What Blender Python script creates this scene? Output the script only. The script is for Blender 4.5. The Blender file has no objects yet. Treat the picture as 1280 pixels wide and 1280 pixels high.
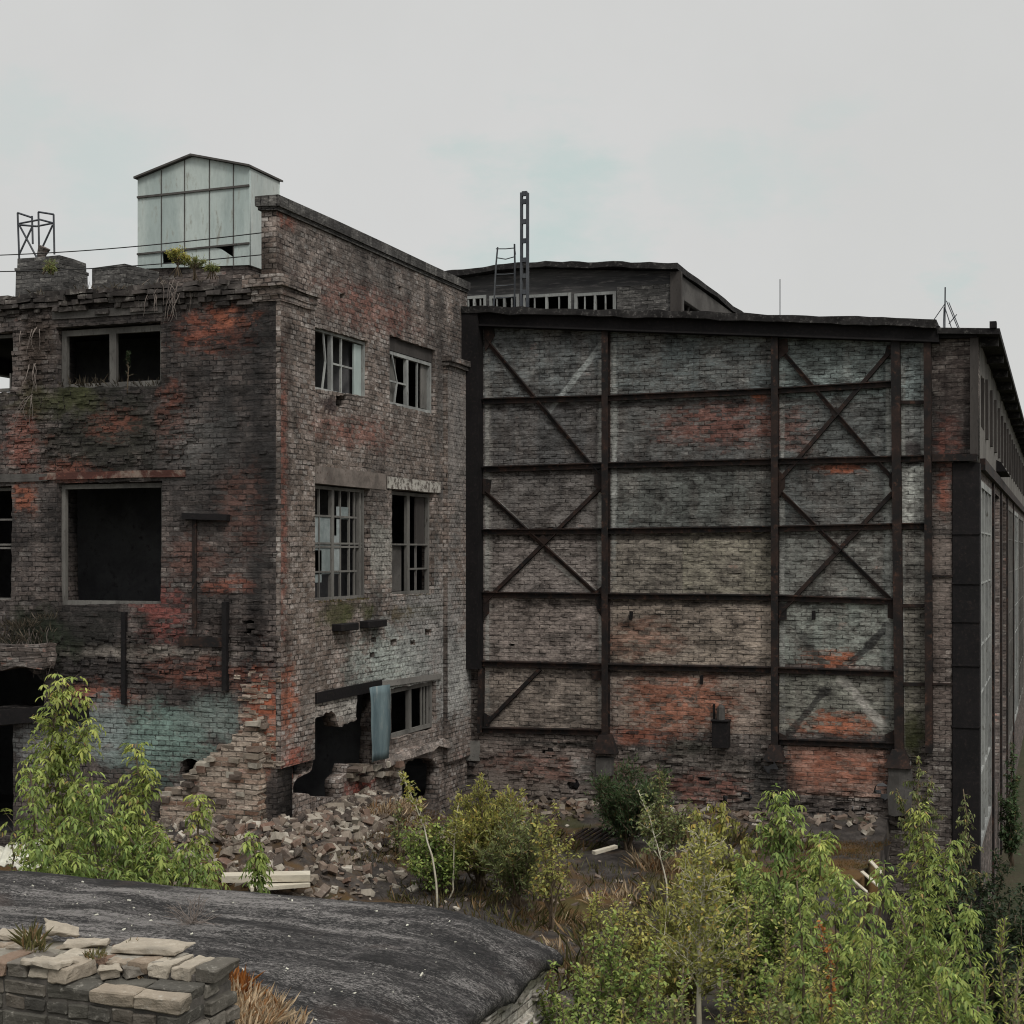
import bpy, bmesh, math, random
import numpy as np
from mathutils import Vector, Matrix, noise as mnoise
random.seed(7)
sc = bpy.context.scene
COL = sc.collection
R = math.radians

# ------------------------------------------------------------------ camera geometry
F = 1850.0; HOR = 690.0
TH = math.atan(685.0/F); S_, C_ = math.sin(TH), math.cos(TH)
def ray(px, py):
    a = (px-640)/F; b = -(py-HOR)/F
    return Vector((-S_+a*C_, C_+a*S_, b))
def onY(px, py, Y): d = ray(px, py); return d*(Y/d.y)
def onX(px, py, X): d = ray(px, py); return d*(X/d.x)
def onZ(px, py, Z): d = ray(px, py); return d*(Z/d.z)
def atD(px, py, D): return ray(px, py)*D

cam = bpy.data.cameras.new('camera'); camo = bpy.data.objects.new('camera', cam); COL.objects.link(camo)
cam.sensor_width = 36; cam.lens = 36*F/1280; cam.clip_end = 3000; cam.clip_start = .05
cam.shift_y = 50/1280
camo.rotation_euler = (math.pi/2, 0, TH)
sc.camera = camo

# ------------------------------------------------------------------ node helpers
def new_mat(name):
    m = bpy.data.materials.new(name); m.use_nodes = True
    nt = m.node_tree; nt.nodes.clear()
    return m, nt
class G:
    def __init__(s, nt): s.nt = nt
    def n(s, typ, ins=None, **props):
        nd = s.nt.nodes.new('ShaderNode'+typ)
        for k, v in props.items(): setattr(nd, k, v)
        for k, v in (ins or {}).items():
            i = nd.inputs[k]
            if hasattr(v, 'links') or isinstance(v, bpy.types.NodeSocket): s.nt.links.new(v, i)
            else:
                if isinstance(v, (tuple, list)) and len(v) == 3 and i.type == 'RGBA': v = (*v, 1)
                i.default_value = v
        return nd
    def math(s, op, a, b=0.0, c=None, clamp=False):
        ins = {0: a, 1: b}
        if c is not None: ins[2] = c
        return s.n('Math', ins, operation=op, use_clamp=clamp).outputs[0]
    def vmath(s, op, a, b=(0,0,0)):
        nd = s.n('VectorMath', {0: a, 1: b}, operation=op)
        return nd.outputs['Value'] if op in ('LENGTH', 'DOT_PRODUCT', 'DISTANCE') else nd.outputs[0]
    def ss(s, v, lo, hi, a=0.0, b=1.0):
        return s.n('MapRange', {0: v, 1: lo, 2: hi, 3: a, 4: b}, interpolation_type='SMOOTHSTEP').outputs[0]
    def mix(s, f, a, b, mode='MIX'):
        nd = s.nt.nodes.new('ShaderNodeMix'); nd.data_type = 'RGBA'; nd.blend_type = mode
        for i, v in ((nd.inputs[0], f), (nd.inputs[6], a), (nd.inputs[7], b)):
            if isinstance(v, bpy.types.NodeSocket): s.nt.links.new(v, i)
            else:
                if isinstance(v, (tuple, list)) and len(v) == 3: v = (*v, 1)
                i.default_value = v
        return nd.outputs[2]
    def noise(s, vec, scale, detail=4, rough=.55, dist=0.0):
        return s.n('TexNoise', {'Vector': vec, 'Scale': scale, 'Detail': detail, 'Roughness': rough, 'Distortion': dist}).outputs[0]
    def ramp(s, f, stops, interp='LINEAR'):
        nd = s.n('ValToRGB', {0: f}); cr = nd.color_ramp; cr.interpolation = interp
        while len(cr.elements) < len(stops): cr.elements.new(.5)
        for e, (p, c) in zip(cr.elements, stops): e.position = p; e.color = (*c, 1)
        return nd.outputs[0]
    def out(s, col, rough=.9, bump=None, metal=0.0, spec=.2, bstr=.5, bdist=.01):
        ins = {'Base Color': col, 'Roughness': rough, 'Metallic': metal, 'Specular IOR Level': spec}
        if bump is not None:
            ins['Normal'] = s.n('Bump', {'Height': bump, 'Strength': bstr, 'Distance': bdist}).outputs[0]
        p = s.n('BsdfPrincipled', ins)
        s.n('OutputMaterial', {0: p.outputs[0]})
        return p
    def obj(s): return s.n('TexCoord').outputs['Object']

def wallcoord(g):
    p = g.obj(); sp = g.n('SeparateXYZ', {0: p})
    nn = g.n('NewGeometry').outputs['True Normal']
    sn = g.n('SeparateXYZ', {0: g.vmath('ABSOLUTE', nn)})
    sx = g.math('GREATER_THAN', sn.outputs[0], .6)
    sz = g.math('GREATER_THAN', sn.outputs[2], .7)
    u = g.n('Mix', {0: sx, 2: sp.outputs[0], 3: sp.outputs[1]}, data_type='FLOAT').outputs[0]
    v = g.math('MULTIPLY_ADD', sp.outputs[1], sz, sp.outputs[2])
    return p, g.n('CombineXYZ', {0: u, 1: v}).outputs[0]

def brick_mat(name, bw, pal, mortar, msize=.007, soot=(.02,.019,.019), soot_lo=.45, soot_hi=.7, soot_amt=.8,
              lime=(.34,.33,.30), lime_lo=.55, lime_hi=.75, lime_amt=.5, red=(.25,.075,.045), red_lo=.62, red_hi=.7, red_amt=.8,
              stains=(), squash=1.0, bump=.55, seed=0.0, wscale=1.0, rh=.0765, dash=.3, contrast=.3, mot=.55):
    m, nt = new_mat(name); g = G(nt)
    p, uv = wallcoord(g)
    ps = g.vmath('ADD', p, (seed*13.1, seed*7.7, seed*3.3))
    # wavering of the courses
    wob = g.n('TexNoise', {'Vector': ps, 'Scale': 1.7, 'Detail': 5.0, 'Roughness': .6}).outputs[1]
    wv = g.n('VectorMath', {0: g.vmath('SUBTRACT', wob, (.5,.5,.5)), 1: (.07,.05,0)}, operation='MULTIPLY').outputs[0]
    wob2 = g.n('TexNoise', {'Vector': ps, 'Scale': 11.0, 'Detail': 3.0}).outputs[1]
    wv2 = g.n('VectorMath', {0: g.vmath('SUBTRACT', wob2, (.5,.5,.5)), 1: (.022,.010,0)}, operation='MULTIPLY').outputs[0]
    uvw = g.vmath('ADD', g.vmath('ADD', uv, wv), wv2)
    bt = g.n('TexBrick', {'Vector': uvw, 'Color1': (0,0,0,1), 'Color2': (1,1,1,1), 'Mortar': (.5,.5,.5,1), 'Scale': 1.0,
              'Mortar Size': msize, 'Mortar Smooth': .25, 'Bias': 0.0, 'Brick Width': bw, 'Row Height': rh},
             offset=.5, squash=squash, squash_frequency=2)
    rnd = g.math('MULTIPLY', bt.outputs[0], 1.0); fac0 = bt.outputs[1]
    pa = g.vmath('MULTIPLY', ps, (.8,.8,2.4))
    n1 = g.noise(ps, .42*wscale, 7, .62, .3); n2 = g.noise(ps, 1.5*wscale, 9, .68, .4); n3 = g.noise(pa, 17, 6, .75)
    n4 = g.noise(g.vmath('MULTIPLY', ps, (1.6,1.6,.35)), 1.3, 7, .65)
    n6 = g.noise(g.vmath('MULTIPLY', ps, (1,1,1.8)), 2.6, 9, .75, .5)
    n5 = g.noise(pa, 4.2, 7, .72)
    fac = g.math('MULTIPLY', fac0, g.ss(g.math('ADD', n5, g.math('MULTIPLY', n3, .5)), .58, .92, 1.0, .12))
    brick = g.ramp(rnd, pal)
    # bare red brick where the soot skin has come off: decided brick by brick
    rsel = g.math('ADD', g.math('MULTIPLY', rnd, .16), g.math('ADD', g.math('MULTIPLY', n2, .62), g.math('MULTIPLY', n5, .28)))
    rm = g.math('MULTIPLY', g.ss(rsel, red_lo, red_hi), red_amt)
    sm = g.math('MULTIPLY', g.ss(g.math('ADD', g.math('MULTIPLY', n4, .5), g.math('MULTIPLY', n1, .5)), soot_lo, soot_hi), soot_amt)
    lm = g.math('MULTIPLY', g.ss(g.math('ADD', g.math('MULTIPLY', n2, .5), g.math('ADD', g.math('MULTIPLY', n5, .42), g.math('MULTIPLY', rnd, .1))), lime_lo, lime_hi), lime_amt)
    mort = g.mix(g.ss(n5, .35, .7), tuple(c*.45 for c in mortar), mortar)
    col = g.mix(rm, brick, red)
    col = g.mix(g.math('MULTIPLY', g.ss(n5, .50, .66), .55), col, g.vmath('MULTIPLY', col, (.38,.37,.37)))
    col = g.mix(lm, col, lime)
    col = g.mix(g.math('MULTIPLY', g.ss(g.math('ADD', g.math('MULTIPLY', n3, .75), g.math('MULTIPLY', rnd, .12)), .44, .62), dash), col, lime)
    col = g.mix(fac, col, mort)
    col = g.mix(sm, col, soot)
    u_ = None
    rnd2 = g.math('FRACT', g.math('MULTIPLY', rnd, 7.31))
    fleck = g.ss(g.math('ADD', g.math('MULTIPLY', rnd2, .4), g.math('MULTIPLY', n6, 1.3)), .76, .80)
    nofac = g.math('SUBTRACT', 1.0, g.math('MULTIPLY', fac, .85))
    for (kind, c, r, stren, colr) in stains:
        if kind != 'l': d = g.vmath('MULTIPLY', g.vmath('SUBTRACT', uv, (c[0], c[1], 0)), (1/r[0], 1/r[1], 0))
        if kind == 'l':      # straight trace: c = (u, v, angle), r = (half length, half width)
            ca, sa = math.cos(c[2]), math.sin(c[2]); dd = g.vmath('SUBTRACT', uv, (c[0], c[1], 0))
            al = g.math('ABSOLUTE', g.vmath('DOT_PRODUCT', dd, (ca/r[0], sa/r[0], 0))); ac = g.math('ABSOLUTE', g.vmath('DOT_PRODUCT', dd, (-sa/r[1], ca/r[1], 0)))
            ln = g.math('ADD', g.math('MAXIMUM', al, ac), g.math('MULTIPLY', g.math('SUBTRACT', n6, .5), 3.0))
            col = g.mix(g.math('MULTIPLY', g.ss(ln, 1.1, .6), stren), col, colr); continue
        if kind == 'p':      # one infill panel of the frame: its own batch of bricks
            ab = g.n('SeparateXYZ', {0: g.vmath('ABSOLUTE', d)})
            ln = g.math('MAXIMUM', ab.outputs[0], ab.outputs[1])
            f = g.math('MULTIPLY', g.ss(ln, 1.03, .97), g.ss(g.math('ADD', g.math('MULTIPLY', n6, .6), g.math('MULTIPLY', n4, .4)), .36, .62, stren*.35, stren))
            f = g.math('MULTIPLY', f, nofac)
        else:
            ln = g.vmath('LENGTH', d)
            ln = g.math('ADD', ln, g.math('MULTIPLY', g.math('SUBTRACT', n2 if kind == 's' else n6, .5), 3.4))
            f = g.math('MULTIPLY', g.ss(ln, 1.1, .4), stren)
            if kind == 'b': f = g.math('MULTIPLY', g.math('MULTIPLY', f, nofac), g.math('MULTIPLY_ADD', fleck, .88, .12))
            if kind == 'w': f = g.math('MULTIPLY', f, nofac)
        col = g.mix(f, col, colr)
    var = g.math('MULTIPLY_ADD', n3, 2.1, -.05)
    mott = g.math('ADD', g.math('MULTIPLY', n6, .5), g.math('ADD', g.math('MULTIPLY', n5, .3), g.math('MULTIPLY', n2, .2)))
    var = g.math('MULTIPLY', var, g.ss(mott, .36, .64, 1-mot, 1+mot))
    var = g.math('MULTIPLY', var, g.math('MULTIPLY_ADD', g.math('FRACT', g.math('MULTIPLY', rnd, 17.3)), contrast, 1-contrast*.5))
    col = g.mix(1.0, col, g.n('CombineColor', {0: var, 1: var, 2: var}).outputs[0], 'MULTIPLY')
    # missing or spalled bricks sit deeper
    spall = g.ss(g.math('ADD', g.math('MULTIPLY', rnd, .5), g.math('MULTIPLY', n2, .5)), .68, .74)
    h = g.math('MULTIPLY', fac, -1.0)
    h = g.math('ADD', h, g.math('MULTIPLY', n3, .7)); h = g.math('ADD', h, g.math('MULTIPLY', rnd, .35))
    h = g.math('ADD', h, g.math('MULTIPLY', n5, 1.4)); h = g.math('SUBTRACT', h, g.math('MULTIPLY', spall, 1.2))
    g.out(col, .93, h, spec=.15, bstr=bump, bdist=.022)
    return m

def rough_mat(name, c1, c2, c3=None, s1=1.2, s2=14, lo=.35, hi=.65, rough=.9, metal=0.0, spec=.2, bstr=.5, bdist=.01, stretch=(1,1,1), island=0.0):
    m, nt = new_mat(name); g = G(nt)
    p = g.vmath('MULTIPLY', g.obj(), stretch)
    a = g.noise(p, s1, 7, .65, .3); b = g.noise(p, s2, 6, .7)
    col = g.mix(g.ss(a, lo, hi), c1, c2)
    if c3: col = g.mix(g.ss(b, .52, .72), col, c3)
    v = g.math('MULTIPLY_ADD', b, .9, .55)
    if island:
        ri = g.n('NewGeometry').outputs['Random Per Island']
        v = g.math('MULTIPLY', v, g.math('MULTIPLY_ADD', ri, island, 1-island*.5))
    col = g.mix(1.0, col, g.n('CombineColor', {0: v, 1: v, 2: v}).outputs[0], 'MULTIPLY')
    g.out(col, rough, g.math('ADD', a, g.math('MULTIPLY', b, .6)), metal, spec, bstr, bdist)
    return m

def island_mat(name, stops, s=14, spec=.15, bstr=.6, bdist=.008):
    m, nt = new_mat(name); g = G(nt)
    ri = g.n('NewGeometry').outputs['Random Per Island']
    p = g.obj(); a = g.noise(p, 3, 6, .65); b = g.noise(p, s, 6, .72)
    col = g.ramp(ri, stops)
    col = g.mix(g.ss(a, .5, .7, 0, .6), col, (.07,.065,.055))
    col = g.mix(g.ss(b, .55, .75, 0, .55), col, (.36,.34,.3))
    v = g.math('MULTIPLY_ADD', b, 1.0, .5)
    col = g.mix(1.0, col, g.n('CombineColor', {0: v, 1: v, 2: v}).outputs[0], 'MULTIPLY')
    g.out(col, .93, g.math('ADD', b, g.math('MULTIPLY', a, 1.5)), spec=spec, bstr=bstr, bdist=bdist)
    return m

def leaf_mat(name, old, young, dry, dryamt=.06):
    m, nt = new_mat(name); g = G(nt)
    ri = g.n('NewGeometry').outputs['Random Per Island']
    at = g.n('Attribute', attribute_name='young').outputs['Fac']
    f = g.math('ADD', at, g.math('MULTIPLY', g.math('SUBTRACT', ri, .5), .55), clamp=True)
    col = g.mix(f, old, young)
    r2 = g.math('FRACT', g.math('MULTIPLY', ri, 37.7))
    col = g.mix(g.math('LESS_THAN', r2, dryamt), col, dry)
    v = g.math('MULTIPLY_ADD', g.math('FRACT', g.math('MULTIPLY', ri, 91.3)), .7, .65)
    col = g.mix(1.0, col, g.n('CombineColor', {0: v, 1: v, 2: v}).outputs[0], 'MULTIPLY')
    p = g.n('BsdfPrincipled', {'Base Color': col, 'Roughness': .55, 'Specular IOR Level': .3})
    t = g.n('BsdfTranslucent', {'Color': col})
    mx = g.n('MixShader', {0: .42, 1: p.outputs[0], 2: t.outputs[0]})
    g.n('OutputMaterial', {0: mx.outputs[0]})
    return m

# ------------------------------------------------------------------ stain helpers (pixel spots measured on the walls)
YF = 19.0; XS = -10.7; YH = 26.4; XR = -1.30
def spotF(px, py, rx, ry, Y=YF):
    c = onY(px, py, Y); e = onY(px+rx, py+ry, Y); return (c.x, c.z), (abs(e.x-c.x), abs(e.z-c.z))
def spotS(px, py, rx, ry):
    c = onX(px, py, XS); e = onX(px+rx, py, XS); e2 = onX(px, py+ry, XS); return (c.y, c.z), (abs(e.y-c.y), abs(e2.z-c.z))
def mkst(fn, lst): return [(k, *fn(px, py, rx, ry), s, c) for (k, px, py, rx, ry, s, c) in lst]
RED = (.19,.070,.048); ORG = (.28,.10,.06); TEAL = (.17,.25,.22); LIMEC = (.40,.39,.35); SOOT = (.02,.019,.019); MOSS = (.05,.055,.02)
BEI = (.32,.25,.19)
st_front = mkst(spotF, [
    ('w', 260, 620, 140, 170, .55, (.04,.037,.036)), ('w', 130, 540, 110, 60, .75, (.035,.035,.028)), ('s', 330, 560, 26, 260, .5, (.025,.024,.024)),
    ('b', 265, 415, 60, 34, .95, RED), ('b', 290, 400, 30, 14, .9, ORG), ('b', 140, 530, 40, 22, .6, RED), ('b', 30, 555, 30, 50, .7, (.2,.07,.05)), ('b', 30, 620, 22, 28, .8, ORG),
    ('b', 200, 770, 40, 50, .75, (.2,.06,.05)), ('b', 250, 840, 90, 28, .6, RED), ('b', 120, 870, 60, 25, .75, (.26,.10,.07)),
    ('w', 200, 925, 75, 55, .8, TEAL), ('w', 130, 910, 40, 50, .75, (.26,.30,.29)), ('w', 270, 900, 60, 40, .6, (.2,.25,.23)), ('w', 60, 930, 50, 50, .55, (.24,.25,.25)),
    ('w', 325, 890, 30, 70, .8, (.24,.09,.06)), ('s', 335, 930, 14, 50, .6, (.36,.29,.25)), ('s', 180, 815, 130, 14, .6, (.26,.23,.2)), ('s', 100, 790, 100, 30, .7, (.018,.018,.016)), ('s', 280, 790, 60, 30, .6, (.02,.015,.014)),
    ('b', 215, 520, 26, 50, .6, RED), ("b", 300, 640, 36, 70, .35, (.17,.07,.05)), ("b", 240, 700, 50, 40, .4, (.17,.07,.05)), ('b', 90, 590, 40, 20, .7, RED), ('s', 130, 480, 90, 10, .6, (.02,.02,.017)), ('s', 300, 480, 40, 120, .5, (.025,.024,.024)), ('s', 130, 770, 80, 14, .7, (.018,.018,.016)), ('s', 70, 500, 60, 22, .6, MOSS), ('b', 285, 730, 40, 14, .8, RED), ('s', 45, 440, 30, 60, .5, (.05,.035,.025)), ('b', 330, 905, 30, 70, .8, (.34,.11,.06)),
    ('s', 100, 372, 200, 18, .6, (.035,.03,.028)), ('w', 240, 550, 60, 50, .35, (.15,.15,.145)), ('s', 40, 790, 60, 40, .8, (.02,.026,.016))])
st_side = mkst(spotS, [
    ('w', 470, 340, 130, 60, .45, (.08,.074,.07)), ('b', 460, 385, 70, 35, .55, (.2,.075,.055)), ('b', 355, 275, 18, 14, .8, RED), ('w', 500, 580, 120, 100, .3, (.14,.12,.105)),
    ('s', 470, 300, 130, 16, .6, (.035,.033,.032)), ('s', 400, 560, 12, 90, .5, (.04,.035,.032)), ('s', 475, 640, 10, 120, .5, (.05,.043,.04)), ('s', 550, 480, 8, 200, .6, (.045,.04,.037)), ('b', 440, 540, 60, 26, .7, (.2,.085,.065)), ('s', 425, 770, 36, 20, .9, MOSS), ('s', 520, 765, 34, 14, .7, (.06,.05,.025)), ('w', 490, 830, 60, 50, .8, (.36,.40,.37)), ('w', 540, 800, 50, 120, .6, (.32,.32,.31)),
    ('w', 440, 880, 60, 25, .8, (.38,.36,.33)), ('b', 355, 880, 16, 60, .95, ORG), ('b', 360, 960, 22, 34, .9, (.3,.09,.06)), ('w', 400, 720, 50, 220, .3, (.15,.115,.09)),
    ('s', 350, 560, 9, 330, .55, (.05,.036,.03)), ('b', 347, 620, 8, 240, .6, (.2,.07,.05)), ('s', 410, 505, 18, 12, .8, (.03,.02,.02)), ('w', 480, 690, 30, 50, .6, (.3,.3,.27)),
    ('s', 520, 940, 60, 20, .6, (.22,.19,.17)), ('b', 450, 985, 22, 18, .9, (.28,.08,.06)), ('w', 570, 850, 26, 70, .8, (.4,.4,.38)), ('s', 440, 460, 130, 30, .25, (.04,.035,.032)),
    ('w', 568, 560, 22, 140, .5, (.27,.26,.25))])
def alb(r, g_, b_):
    m_ = (r+g_+b_)/3; r, g_, b_ = (m_+(c-m_)*.75 for c in (r, g_, b_))
    return tuple(min(.7, ((c/255+.055)/1.055)**2.4/.41) for c in (r, g_, b_))
cols = [(606,754),(764,965),(975,1115),(1127,1157)]
rows = [(406,496),(504,580),(588,659),(669,741),(751,828),(838,914)]
tone = [[(68,72,72),(58,58,58),(70,67,65),(88,81,77),(95,85,79),(93,83,74)],
        [(60,67,67),(60,61,60),(64,67,64),(88,82,73),(98,87,76),(94,81,71)],
        [(72,81,79),(60,63,62),(58,61,60),(74,76,72),(84,89,83),(84,84,76)],
        [(92,102,101),(84,86,84),(126,128,122),(92,90,84),(84,80,72),(82,78,68)]]
panels = []
for (xa0, xb0), tn in zip(cols, tone):
    for (ya0, yb0), t in zip(rows, tn):
        panels.append(('p', (xa0+xb0)/2, (ya0+yb0)/2, (xb0-xa0)/2+4, (yb0-ya0)/2+5, .85, alb(*t)))
panels += [('p', 908, 703, 56, 38, .6, alb(88,84,70)), ('w', 752, 660, 6, 260, .7, alb(120,116,110)), ('w', 768, 560, 5, 160, .7, alb(110,112,108)), ('w', 1109, 690, 6, 240, .5, alb(100,104,100)), ('w', 610, 640, 6, 240, .5, alb(110,106,100)),
           ('p', 1185, 800, 26, 130, .6, alb(80,68,62)), ('p', 690, 975, 100, 60, .6, alb(84,74,68)), ('p', 870, 985, 90, 50, .5, alb(72,66,60)), ('p', 1045, 965, 62, 34, .85, alb(100,72,60))]
fnH = lambda px, py, rx, ry: spotF(px, py, rx, ry, YH)
st_hall = mkst(fnH, panels+[
    
    ('b', 900, 530, 90, 34, .6, (.2,.07,.05)), ('b', 950, 497, 20, 10, .95, ORG), ('b', 1050, 585, 40, 8, 1.0, ORG), ('b', 985, 540, 40, 40, .5, (.2,.09,.07)), 
    
    ('b', 800, 800, 60, 30, .5, (.26,.12,.08)), 
    ('b', 1040, 824, 44, 16, 1.0, (.32,.12,.07)), ('b', 1045, 905, 60, 22, 1.0, (.28,.105,.062)), 
    ('b', 850, 880, 90, 50, .8, (.3,.12,.075)), ('b', 790, 920, 50, 20, .8, (.25,.095,.062)), 
    ('b', 1050, 960, 90, 36, .95, (.25,.105,.07)), ('b', 700, 960, 120, 30, .5, (.26,.12,.09)), ('w', 640, 1000, 90, 50, .5, (.24,.2,.17)), ('s', 850, 935, 60, 14, .6, (.045,.045,.035)),
    ('s', 700, 930, 90, 10, .8, (.02,.02,.018)), ('s', 960, 965, 30, 40, .7, (.03,.03,.03)), ('s', 730, 960, 20, 20, .6, (.3,.29,.27)), ('b', 880, 985, 60, 30, .6, (.25,.1,.075)),
    ('s', 1142, 560, 22, 16, .8, (.06,.05,.05)), ('b', 1185, 560, 20, 50, .6, (.16,.055,.04)),
    ('b', 1180, 620, 14, 30, .8, RED), ('s', 1195, 480, 28, 70, .6, (.035,.026,.024)), ('s', 1140, 920, 20, 30, .7, MOSS), ('w', 1180, 720, 20, 80, .5, (.2,.17,.15))])

def seg(p, q, w, stren, colr):
    a_ = onY(*p, YH); b_ = onY(*q, YH); m_ = (a_+b_)/2; v_ = b_-a_
    return ('l', (m_.x, m_.z, math.atan2(v_.z, v_.x)), (v_.length/2, w), stren, colr)
st_hall += [seg((1112,778),(1060,836),.07,.8,(.035,.035,.035)), seg((1046,846),(982,922),.07,.8,(.035,.033,.032)), seg((1052,848),(1112,918),.09,.75,(.36,.34,.31)), seg((1044,845),(1056,850),.12,.8,(.4,.38,.34)),  # dark traces paint the shadow in removed brace recesses; pale ones are lime
            seg((750,434),(680,522),.06,.75,(.34,.36,.35)), seg((688,694),(748,746),.10,.8,(.42,.40,.37)), seg((614,430),(640,470),.06,.6,(.36,.37,.36)), seg((985,770),(1030,830),.07,.5,(.05,.05,.048)),
            seg((985,620),(1040,686),.04,.5,(.34,.36,.34)), seg((616,622),(660,664),.05,.6,(.3,.3,.28))]
for (px_, y0_, y1_) in ((751,410,910),(767,420,740),(978,430,920),(1111,430,900),(1128,430,930),(1155,430,720),(609,430,900)):
    st_hall.append(seg((px_,y0_),(px_,y1_),.05,.55,(.30,.30,.28)))
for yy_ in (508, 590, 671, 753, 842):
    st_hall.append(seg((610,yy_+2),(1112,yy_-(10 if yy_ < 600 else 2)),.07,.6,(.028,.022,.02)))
PALD = [(0,(.09,.077,.072)), (.4,(.12,.10,.091)), (.7,(.145,.115,.102)), (1,(.18,.162,.15))]
PALS = [(0,(.17,.13,.11)), (.4,(.22,.18,.157)), (.7,(.26,.22,.198)), (1,(.31,.28,.26))]
PALH = [(0,(.085,.07,.064)), (.4,(.12,.10,.09)), (.7,(.145,.122,.11)), (1,(.19,.166,.15))]
M = {}
M['front'] = brick_mat('sooty_brick', .25, PALD, (.02,.018,.017), .011, stains=st_front, lime_amt=.55, lime_lo=.55, lime_hi=.72, lime=(.22,.208,.195), soot_lo=.40, soot_hi=.56, soot_amt=.80, red_lo=.66, red_hi=.72, squash=.5, seed=1)
M['side'] = brick_mat('weathered_brick', .132, PALS, (.04,.034,.03), .0115, dash=.35, stains=st_side, lime_amt=.4, soot_lo=.46, soot_hi=.60, soot_amt=.6, red_lo=.66, red_hi=.72, red=(.2,.075,.055), mot=.6, seed=2)
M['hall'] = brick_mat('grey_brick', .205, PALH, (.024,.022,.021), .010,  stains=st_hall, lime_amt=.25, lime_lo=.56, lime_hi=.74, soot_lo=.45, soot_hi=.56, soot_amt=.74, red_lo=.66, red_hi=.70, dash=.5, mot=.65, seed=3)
M['white_brick'] = brick_mat('white_brick', .255, [(0,(.35,.32,.28)),(.5,(.5,.47,.42)),(1,(.6,.57,.52))], (.16,.14,.12), .009, soot_amt=.45, lime=(.6,.58,.54), seed=4)
M['beige_brick'] = brick_mat('beige_brick', .255, [(0,(.2,.12,.085)),(.4,(.32,.25,.2)),(1,(.42,.36,.3))], (.2,.17,.14), .011, soot_amt=.3, lime=(.48,.43,.37), lime_amt=.6, red_lo=.6, red_hi=.68, seed=5, bump=1.0)
M['dark_brick'] = brick_mat('dark_brick', .255, PALD, (.05,.048,.045), .009, soot_amt=.5, lime_amt=.2, seed=6)
M['grey_block'] = brick_mat('grey_block', .255, [(0,(.06,.058,.056)),(1,(.11,.105,.1))], (.04,.04,.038), .008, soot_amt=.3, lime_amt=.2, red_amt=0, seed=8)
M['coping'] = brick_mat('coping_brick', .13, [(0,(.055,.052,.05)),(1,(.10,.095,.09))], (.03,.03,.03), .008, soot_amt=.4, lime_amt=.3, red_amt=0, seed=12, rh=.2)
M['steel'] = rough_mat('rusty_steel', (.008,.007,.007), (.024,.014,.011), (.06,.03,.02), 2.2, 11, lo=.4, hi=.62, rough=.85, spec=.3, bstr=.4)
M['black_steel'] = rough_mat('black_steel', (.0065,.006,.0065), (.011,.0095,.01), (.02,.015,.014), 1.5, 18, rough=.8, spec=.2)
M['tar'] = rough_mat('roof_tar', (.013,.012,.012), (.03,.028,.027), (.09,.085,.08), 2.5, 14, lo=.4, hi=.7, bdist=.03)
M['wood'] = rough_mat('grey_wood', (.09,.086,.08), (.17,.163,.15), (.04,.037,.034), 1.6, 20, stretch=(1,1,.25))
M['pale_wood'] = rough_mat('pale_wood', (.2,.205,.2), (.34,.35,.335), (.1,.095,.085), 2, 20, stretch=(1,1,.3))
M['dark_wood'] = rough_mat('dark_wood', (.035,.031,.029), (.06,.054,.05), (.022,.02,.019), 1.6, 20, stretch=(1,1,.25))
M['concrete'] = rough_mat('concrete', (.14,.135,.125), (.2,.19,.175), (.07,.065,.06), 1.6, 16)
M['dark_concrete'] = rough_mat('dark_concrete', (.06,.056,.052), (.1,.094,.088), (.03,.028,.027), 2, 18)
M['lintel_old'] = rough_mat('old_lintel', (.1,.085,.075), (.2,.17,.15), (.06,.04,.035), 2.5, 14)
M['lintel_white'] = rough_mat('flaking_lintel', (.10,.085,.075), (.42,.4,.36), (.07,.06,.055), 9, 34, lo=.40, hi=.56)
M['lintel_red'] = rough_mat('rusty_lintel', (.07,.03,.024), (.22,.17,.14), (.16,.06,.04), 3, 14, lo=.45, hi=.6)
M['tin'] = rough_mat('pale_tin', (.34,.40,.385), (.45,.505,.48), (.20,.20,.17), .9, 7, lo=.4, hi=.6, rough=.6, spec=.3, bstr=.15, stretch=(1,1,.3))
M['tin_side'] = rough_mat('tin_side', (.36,.40,.385), (.48,.51,.485), (.24,.24,.22), .9, 9, rough=.6, spec=.3, bstr=.15, stretch=(1,1,.3))
M['blue_sheet'] = rough_mat('blue_sheet', (.085,.125,.14), (.13,.175,.185), (.2,.21,.2), 2.5, 12, rough=.75, stretch=(1,1,.2))
M['pane'] = rough_mat('dusty_pane', (.16,.19,.19), (.30,.33,.33), None, 2, 10, rough=.4, spec=.5)
M['interior'] = rough_mat('interior_plaster', (.10,.10,.105), (.17,.17,.175), (.06,.06,.06), 1, 6)
M['cable'] = rough_mat('cable_black', (.02,.02,.02), (.03,.03,.03))
M['rust_thin'] = rough_mat('thin_iron', (.05,.055,.065), (.08,.085,.09), None)
M['slate'] = rough_mat('asbestos_sheet', (.46,.45,.38), (.58,.57,.49), (.26,.25,.2), 1.5, 10)
M['board'] = rough_mat('bleached_board', (.42,.38,.3), (.52,.48,.4), (.25,.21,.16), 2, 14, stretch=(.2,1,1))
M['bark'] = rough_mat('bark', (.10,.075,.05), (.16,.125,.09), None, 4, 30)
M['birch'] = rough_mat('birch_bark', (.42,.38,.29), (.52,.49,.4), (.16,.13,.1), 3, 18, stretch=(1,1,.6))
M['rubble'] = island_mat('rubble_brick', [(0,(.05,.042,.037)),(.3,(.13,.10,.082)),(.55,(.21,.18,.145)),(.7,(.13,.08,.06)),(.9,(.29,.26,.215)),(1,(.42,.385,.33))])
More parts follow.
